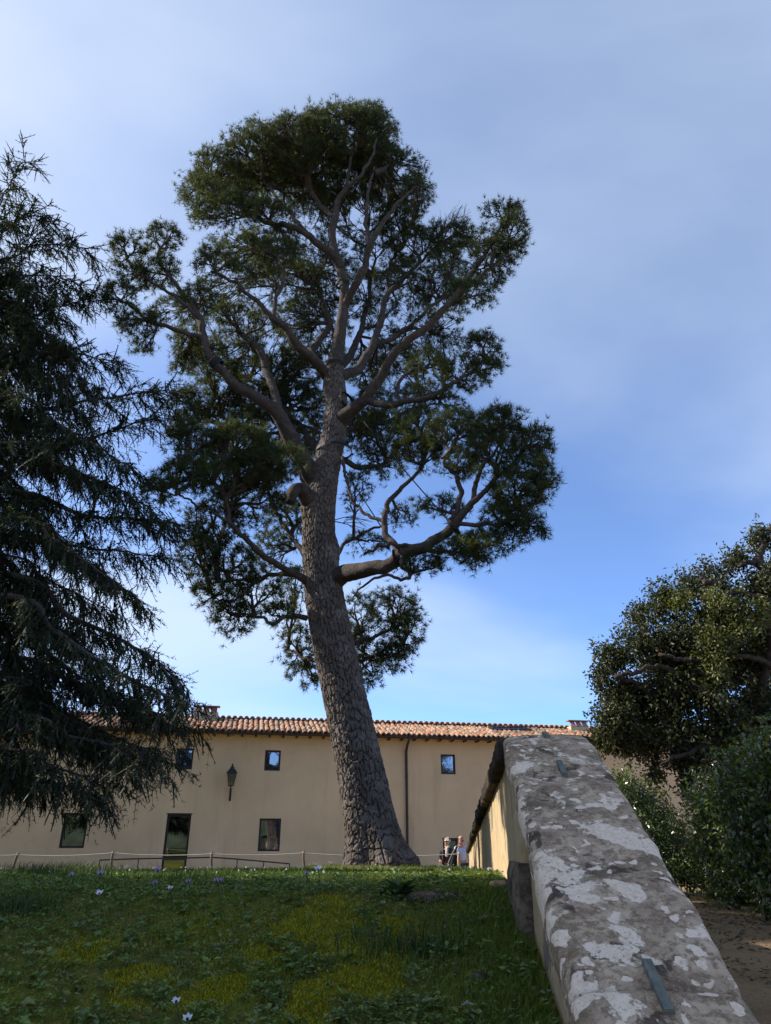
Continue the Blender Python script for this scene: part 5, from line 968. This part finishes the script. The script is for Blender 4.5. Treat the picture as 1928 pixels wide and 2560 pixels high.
for x, y, ln, mt, lb in ((975, 2100, .035, 'deadleaf', 'curled brown fallen leaf beside the small grey stone'), (998, 2190, .055, 'paleleaf', 'pale fallen leaf in the grass low on the bank'), (745, 1922, .03, 'deadleaf', 'pinkish dead leaf high on the mossy bank'), (45, 2190, .05, 'deadleaf', 'brown dead leaf low in the weeds'), (580, 2000, .05, 'deadleaf', 'thin brown dead leaf lying in the moss')):
    p = on_lawn(x, y); V, F = leaves(np.array([(0, 0, .012)]), np.array([(1, .3 * rng.normal(), .15)]), np.array([(0, -.3, 1.)]), ln, ln * .55, rng, .25); o = mk('fallen_leaf', V, F, M[mt], None, False); o.location = tuple(p + np.array((0, 0, .012))); tag(o, lb, 'leaf', 'fallen leaves on the bank')
# litter on the dirt path
n = 5200; x = rng.uniform(2.2, 6.2, n); y = rng.uniform(3.2, 14, n); P = np.stack([x, y, path_z(x, y) + .006], 1); a = rng.uniform(0, 6.3, n); V, F = leaves(P, np.stack([np.cos(a), np.sin(a), .15 * rng.normal(size=n)], 1), unit(rng.normal(size=(n, 3)) * .3 + (0, 0, 1)), rng.uniform(.03, .07, n), .025, rng)
tag(mk('leaf_litter', V, F, M['weed'], None, False, shade_tints(n, 4, [(.13, .085, .045), (.18, .12, .07), (.09, .06, .035), (.07, .07, .03)], rng)), 'brown leaf litter scattered on the dirt path', 'leaves', kind='stuff')
rock_p = [(5.25, 12.2, .20, .10, .07, 'low brown edging stone where the two hedges meet'), (4.62, 9.6, .13, .09, .05, 'small edging stone at the foot of the laurel hedge')]
for x, y, sx, sy, sz, lb in rock_p:
    bm = bmesh.new(); bmesh.ops.create_icosphere(bm, subdivisions=3, radius=1); V = np.array([v.co for v in bm.verts]); F = np.array([[v.index for v in f.verts] for f in bm.faces]); bm.free(); Q = np.sign(V) * np.abs(V) ** .6; Q *= (1 + .7 * (fbm(V[:, 0] * 2 + x, V[:, 1] * 2 + V[:, 2], 5) - .47) + .3 * (fbm(V[:, 0] * 5 + x, V[:, 1] * 5 + V[:, 2] * 4, 8) - .47))[:, None]
    o = mk('edging_stone', Q * (sx, sy, sz), F, simple('brown_stone', (.24, .17, .11), .9, .3, 12), None, True); o.location = (x - .25, y, float(path_z(x, y)) + sz * .4); tag(o, lb, 'stone')

# ------------------------------------------------------------------ the two men
def skin(name, J, E, mat, parent, sub=2, root=None):
    """J: {joint: (pos, radius or (rx, ry))}; grows one continuous surface over the skeleton"""
    me = bpy.data.meshes.new(name); ks = list(J); me.from_pydata([J[k][0] for k in ks], [(ks.index(a), ks.index(b)) for a, b in E], []); me.update()
    o = bpy.data.objects.new(name, me); C.objects.link(o); md = o.modifiers.new('skin', 'SKIN'); md.use_smooth_shade = True; md.branch_smoothing = .5
    for k, v in zip(ks, me.skin_vertices[0].data):
        r_ = J[k][1]; v.radius = r_ if isinstance(r_, tuple) else (r_, r_); v.use_root = (k == (root or ks[0]))
    o.modifiers.new('sub', 'SUBSURF').levels = sub
    dg = bpy.context.evaluated_depsgraph_get(); nm = bpy.data.meshes.new_from_object(o.evaluated_get(dg)); nm.name = name; bpy.data.objects.remove(o)
    nm.materials.clear(); nm.materials.append(mat)
    for p_ in nm.polygons: p_.use_smooth = True
    r = bpy.data.objects.new(name, nm); C.objects.link(r); r.parent = parent; return r
def figure(loc, rz, H, label, armR, armL, headturn, mats, bulk=1.0):
    """faces -Y before rotation; arms as elbow and wrist positions"""
    t = empty('person', loc, rz); tag(t, label, 'person'); s = H / 1.75; b = bulk
    def v(x, y, z): return (x * s, y * s, z * s)
    J = {'pel': (v(0, 0, .95), (.155 * b, .105 * b)), 'waist': (v(0, 0, 1.10), (.145 * b, .105 * b)), 'chest': (v(0, -.01, 1.30), (.17 * b, .115 * b)), 'neck0': (v(0, .01, 1.46), (.075, .065)), 'neck': (v(0, .0, 1.525), (.060, .060)), 'head0': (v(0, -.015, 1.59), (.072, .086)), 'head1': (v(0, -.01, 1.665), (.094, .104)), 'head2': (v(0, 0, 1.735), (.045, .055))}
    E = [('pel', 'waist'), ('waist', 'chest'), ('chest', 'neck0'), ('neck0', 'neck'), ('neck', 'head0'), ('head0', 'head1'), ('head1', 'head2')]
    for sd, k, arm in ((-1, 'R', armR), (1, 'L', armL)):
        J['sh' + k] = (v(sd * .175, .01, 1.40), .058); J['el' + k] = (v(*arm[0]), .043); J['wr' + k] = (v(*arm[1]), .030); J['palm' + k] = (v(*arm[2]), (.036, .018))
        J['hip' + k] = (v(sd * .09, 0, .88), .088 * b); J['kn' + k] = (v(sd * .10, -.01, .48), .058); J['an' + k] = (v(sd * .10, .01, .09), .040); J['toe' + k] = (v(sd * .12, -.15, .035), .034)
        E += [('chest', 'sh' + k), ('sh' + k, 'el' + k), ('el' + k, 'wr' + k), ('wr' + k, 'palm' + k), ('pel', 'hip' + k), ('hip' + k, 'kn' + k), ('kn' + k, 'an' + k), ('an' + k, 'toe' + k)]
    body = skin('body', J, E, M['skin'], t)
    for sd, k, arm in ((-1, 'R', armR), (1, 'L', armL)):            # fingers and thumb
        w, p_ = np.array(v(*arm[1])), np.array(v(*arm[2])); f = unit(p_ - w); sdv = unit(np.cross(f, (0, 1, .2))); cu = np.cross(sdv, f)
        for q, ln in zip((-.027, -.009, .009, .027), (.065, .078, .074, .058)):
            a = p_ + sdv * q + f * .015; skin('finger', {'a': (tuple(a), .0105), 'b': (tuple(a + f * ln * .5 + cu * .01), .0098), 'c': (tuple(a + f * ln * .8 + cu * .035), .0085)}, [('a', 'b'), ('b', 'c')], M['skin'], body, 1)
        a = w * .45 + p_ * .55 + sdv * .025; skin('thumb', {'a': (tuple(a), .013), 'b': (tuple(a + sdv * .03 + f * .02), .0115), 'c': (tuple(a + sdv * .035 + f * .05 + cu * .015), .0095)}, [('a', 'b'), ('b', 'c')], M['skin'], body, 1)
    def sub(ks, sc, extra=None):
        jj = {k: (J[k][0], tuple(q + sc for q in J[k][1]) if isinstance(J[k][1], tuple) else J[k][1] + sc) for k in ks}
        if extra: jj.update(extra)
        return jj, [e for e in E if e[0] in jj and e[1] in jj]
    jj, ee = sub(['pel', 'hipR', 'hipL', 'knR', 'knL', 'anR', 'anL'], .022); jj['knR'] = (jj['knR'][0], .082); jj['knL'] = (jj['knL'][0], .082); jj['anR'] = (jj['anR'][0], .070); jj['anL'] = (jj['anL'][0], .070); skin('trousers', jj, ee, mats['trousers'], t)
    jj, ee = sub(['pel', 'waist', 'chest', 'neck0', 'shR', 'shL', 'elR', 'elL', 'wrR', 'wrL'], .020); jj['neck0'] = (v(0, .01, 1.44), (.085, .078)); jj['wrR'] = (jj['wrR'][0], .042); jj['wrL'] = (jj['wrL'][0], .042); skin('top', jj, ee, mats['top'], t)
    for sd in (-1, 1): skin('shoe', {'a': (v(sd * .10, .045, .05), (.046, .05)), 'b': (v(sd * .112, -.06, .045), (.048, .045)), 'c': (v(sd * .122, -.17, .035), (.042, .035))}, [('a', 'b'), ('b', 'c')], M['shoe'], t, 1)
    # head details, turned with the face
    hd = empty('face', v(0, -.01, 1.64)); hd.parent = body; hd.rotation_euler = (0, 0, headturn)
    skin('nose', {'a': ((0, -.088 * s, .03 * s), .010), 'b': ((0, -.112 * s, -.008 * s), .016)}, [('a', 'b')], M['skin'], hd, 1)
    for sd in (-1, 1):
        skin('ear', {'a': ((sd * .078 * s, .01, .02 * s), (.010, .018)), 'b': ((sd * .082 * s, .012, -.02 * s), (.008, .014))}, [('a', 'b')], M['skin'], hd, 1); skin('eye', {'a': ((sd * .032 * s, -.086 * s, .022 * s), .011), 'b': ((sd * .036 * s, -.084 * s, .022 * s), .011)}, [('a', 'b')], M['dark'], hd, 1)
    skin('mouth', {'a': ((-.022 * s, -.090 * s, -.046 * s), .006), 'b': ((.022 * s, -.090 * s, -.046 * s), .006)}, [('a', 'b')], simple('lips', (.32, .12, .10), .5), hd, 1)
    return t, hd, v, J
MY = 25.6
pl = at(966, 1822, MY); pr = at(996, 1818, MY - .2)
t, hd, v, J = figure((float(pl[0]), MY, -1.5), R(-25), 1.68, 'white-haired man in dark jacket, sunglasses and patterned scarf', ((-.27, -.02, 1.16), (-.20, -.22, 1.06), (-.15, -.29, 1.06)), ((.27, 0, 1.15), (.24, -.16, .98), (.22, -.22, .92)), R(-10), {'trousers': M['beige'], 'top': M['maroon']})
s = 1.68 / 1.75
def shell(z0, z1, rad, mat, name, par, open_=.9, n=22, m_=12):
    """open-fronted garment shell: rings from z0 to z1, gap facing -Y"""
    V = []; 
    for i in range(m_):
        f = i / (m_ - 1); z = z0 + (z1 - z0) * f; rx, ry = rad(f)
        for k in range(n):
            a = -math.pi / 2 + open_ / 2 + (2 * math.pi - open_) * k / (n - 1); w = 1 + .02 * math.sin(k * 2.3 + i * .8); V.append((rx * w * math.cos(a), ry * w * math.sin(a), z))
    i = (np.arange(m_ - 1)[:, None] * n + np.arange(n - 1)[None]).ravel(); o = mk(name, V, np.stack([i, i + 1, i + n + 1, i + n], 1), mat, par, True); so_ = o.modifiers.new('thick', 'SOLIDIFY'); so_.thickness = .014; return o
shell(.80, 1.46 * s, lambda f: (.215 - .02 * math.sin(f * 3.1) - .07 * max(0, f - .8) / .2, .165 - .05 * max(0, f - .8) / .2), M['navy'], 'jacket', t)
for sd, k in ((-1, 'R'), (1, 'L')): skin('sleeve', {'a': (J['sh' + k][0], .088), 'b': (J['el' + k][0], .072), 'c': (tuple(np.array(J['wr' + k][0]) * .85 + np.array(J['el' + k][0]) * .15), .055)}, [('a', 'b'), ('b', 'c')], M['navy'], t)
skin('scarf', {'a': (v(-.07, -.03, 1.50), .042), 'b': (v(0, .06, 1.52), .042), 'c': (v(.07, -.03, 1.50), .042), 'd': (v(.03, -.11, 1.44), .05), 'e': (v(.04, -.155, 1.30), (.06, .022)), 'f': (v(.035, -.16, 1.18), (.05, .018))}, [('a', 'b'), ('b', 'c'), ('c', 'd'), ('d', 'e'), ('e', 'f')], M['scarf'], t, root='b')
skin('hair', {'a': ((0, -.035 * s, .095 * s), (.055, .046)), 'b': ((0, .025, .085 * s), (.086, .064)), 'c': ((0, .058, .045 * s), (.078, .05)), 'd': ((0, .06, -.02 * s), (.06, .04))}, [('a', 'b'), ('b', 'c'), ('c', 'd')], M['whitehair'], hd, 2, 'b')
skin('sunglasses', {'a': ((-.080 * s, .0, .026 * s), (.006, .006)), 'b': ((-.068 * s, -.072 * s, .024 * s), (.012, .016)), 'c': ((-.034 * s, -.097 * s, .022 * s), (.014, .020)), 'd': ((0, -.105 * s, .026 * s), .007), 'e': ((.034 * s, -.097 * s, .022 * s), (.014, .020)), 'f': ((.068 * s, -.072 * s, .024 * s), (.012, .016)), 'g': ((.080 * s, 0, .026 * s), (.006, .006))}, [('a', 'b'), ('b', 'c'), ('c', 'd'), ('d', 'e'), ('e', 'f'), ('f', 'g')], M['dark'], hd, 1, 'd')
t2, hd2, v2, J2 = figure((float(pr[0]), MY - .2, -1.5), R(18), 1.78, 'balding man in pale blue shirt and dark trousers, one hand raised', ((-.25, -.10, 1.16), (-.17, -.20, 1.38), (-.155, -.22, 1.46)), ((.28, .03, 1.14), (.27, -.03, .90), (.265, -.05, .82)), R(25), {'trousers': M['jeans'], 'top': M['shirt']}, 1.06)
s2 = 1.78 / 1.75
skin('cropped_hair', {'a': ((0, .050, .06 * s2), (.076, .045)), 'b': ((0, .062, .0), (.068, .036))}, [('a', 'b')], simple('grey_stubble', (.20, .14, .11), .9), hd2, 1)
skin('collar', {'a': (v2(-.055, -.045, 1.49), .022), 'b': (v2(0, .055, 1.515), .024), 'c': (v2(.055, -.045, 1.49), .022)}, [('a', 'b'), ('b', 'c')], M['shirt'], t2, 1, 'b')
skin('beard', {'a': ((-.062 * s2, -.02, -.045 * s2), (.016, .026)), 'b': ((-.035 * s2, -.075, -.062 * s2), (.018, .022)), 'c': ((0, -.094, -.070 * s2), (.020, .020)), 'd': ((.035 * s2, -.075, -.062 * s2), (.018, .022)), 'e': ((.062 * s2, -.02, -.045 * s2), (.016, .026))}, [('a', 'b'), ('b', 'c'), ('c', 'd'), ('d', 'e')], simple('short_beard', (.16, .085, .055), .9), hd2, 1, 'c')
# dark jacket held over his shoulder
Mr = Matrix.Rotation(R(18), 3, 'Z'); hp = Mr @ Vector(J2['palmR'][0]) + Vector((float(pr[0]), MY - .2, -1.5)); jk = empty('held_jacket', (hp.x, hp.y, hp.z)); tag(jk, 'black jacket with pale lining hanging from the raised hand', 'jacket')
V = []; n, m_ = 12, 14
for i in range(m_):
    f = i / (m_ - 1); w = .05 + .27 * min(1, f * 1.8) ** .8
    for k in range(n):
        g_ = k / (n - 1); V.append((-.06 - w * (1 - g_) * 1.05 + .05 * f * 1.0, .05 + .05 * math.sin(g_ * 9 + f * 2) * (.3 + f) + .03 * f, -.04 - f * .80 - .08 * (1 - g_) * f + .10 * (g_ - .5) * (1 - f)))
i = (np.arange(m_ - 1)[:, None] * n + np.arange(n - 1)[None]).ravel(); o = mk('cloth', V, np.stack([i, i + 1, i + n + 1, i + n], 1), M['black'], jk, True); q = o.modifiers.new('thick', 'SOLIDIFY'); q.thickness = .03
E_ = [V[i * n] for i in range(m_)]; Vt, Ft = tube(np.array(E_) + (-.012, -.022, 0), .013, 6); mk('lining_edge', Vt, Ft, M['lining'], jk, True)

# ------------------------------------------------------------------ unseen oaks added left of the view to shade the bank and wall
rng = np.random.default_rng(91)
def shade_tree(x, y, label, seed, h=9.0):
    b = np.array((x, y, float(lawn_z(x, y)) if y < 22 else -1.5)); t = empty('unseen_shade_oak', tuple(b)); tag(t, label, 'tree')
    V, F = tube([(0, 0, -.2), (.1, 0, 2.2), (.0, .1, 4.5), (.1, 0, h - 1)], [.34, .27, .2, .05], 12); mk('trunk', V, F, M['oakbark'], t, True)
    cl = []
    for k in range(44):
        z = rng.uniform(1.8, h); rr_ = 3.1 * math.sin(math.pi * min(1, (z - 1) / (h + .6))) ** .6; a = rng.uniform(0, 6.3); q = rng.uniform(.2, .85) * rr_; cl.append((b + np.array((q * math.cos(a), q * math.sin(a), z)), np.array((1.15, 1.15, .95)) * rng.uniform(.8, 1.2), 1.0))
    leafy(t, cl, 600, .30, .18, [(.022, .032, .012), (.032, .044, .014), (.045, .060, .018)], M['oak'], rng, shell=.3, rough=.2)
shade_tree(-14.5, 17.0, 'unseen evergreen oak added beyond the cedar trunk for shade', 1, 11.0)
shade_tree(-10.4, 4.9, 'unseen evergreen oak added beside the cedar to shade the bank', 2, 10.0)
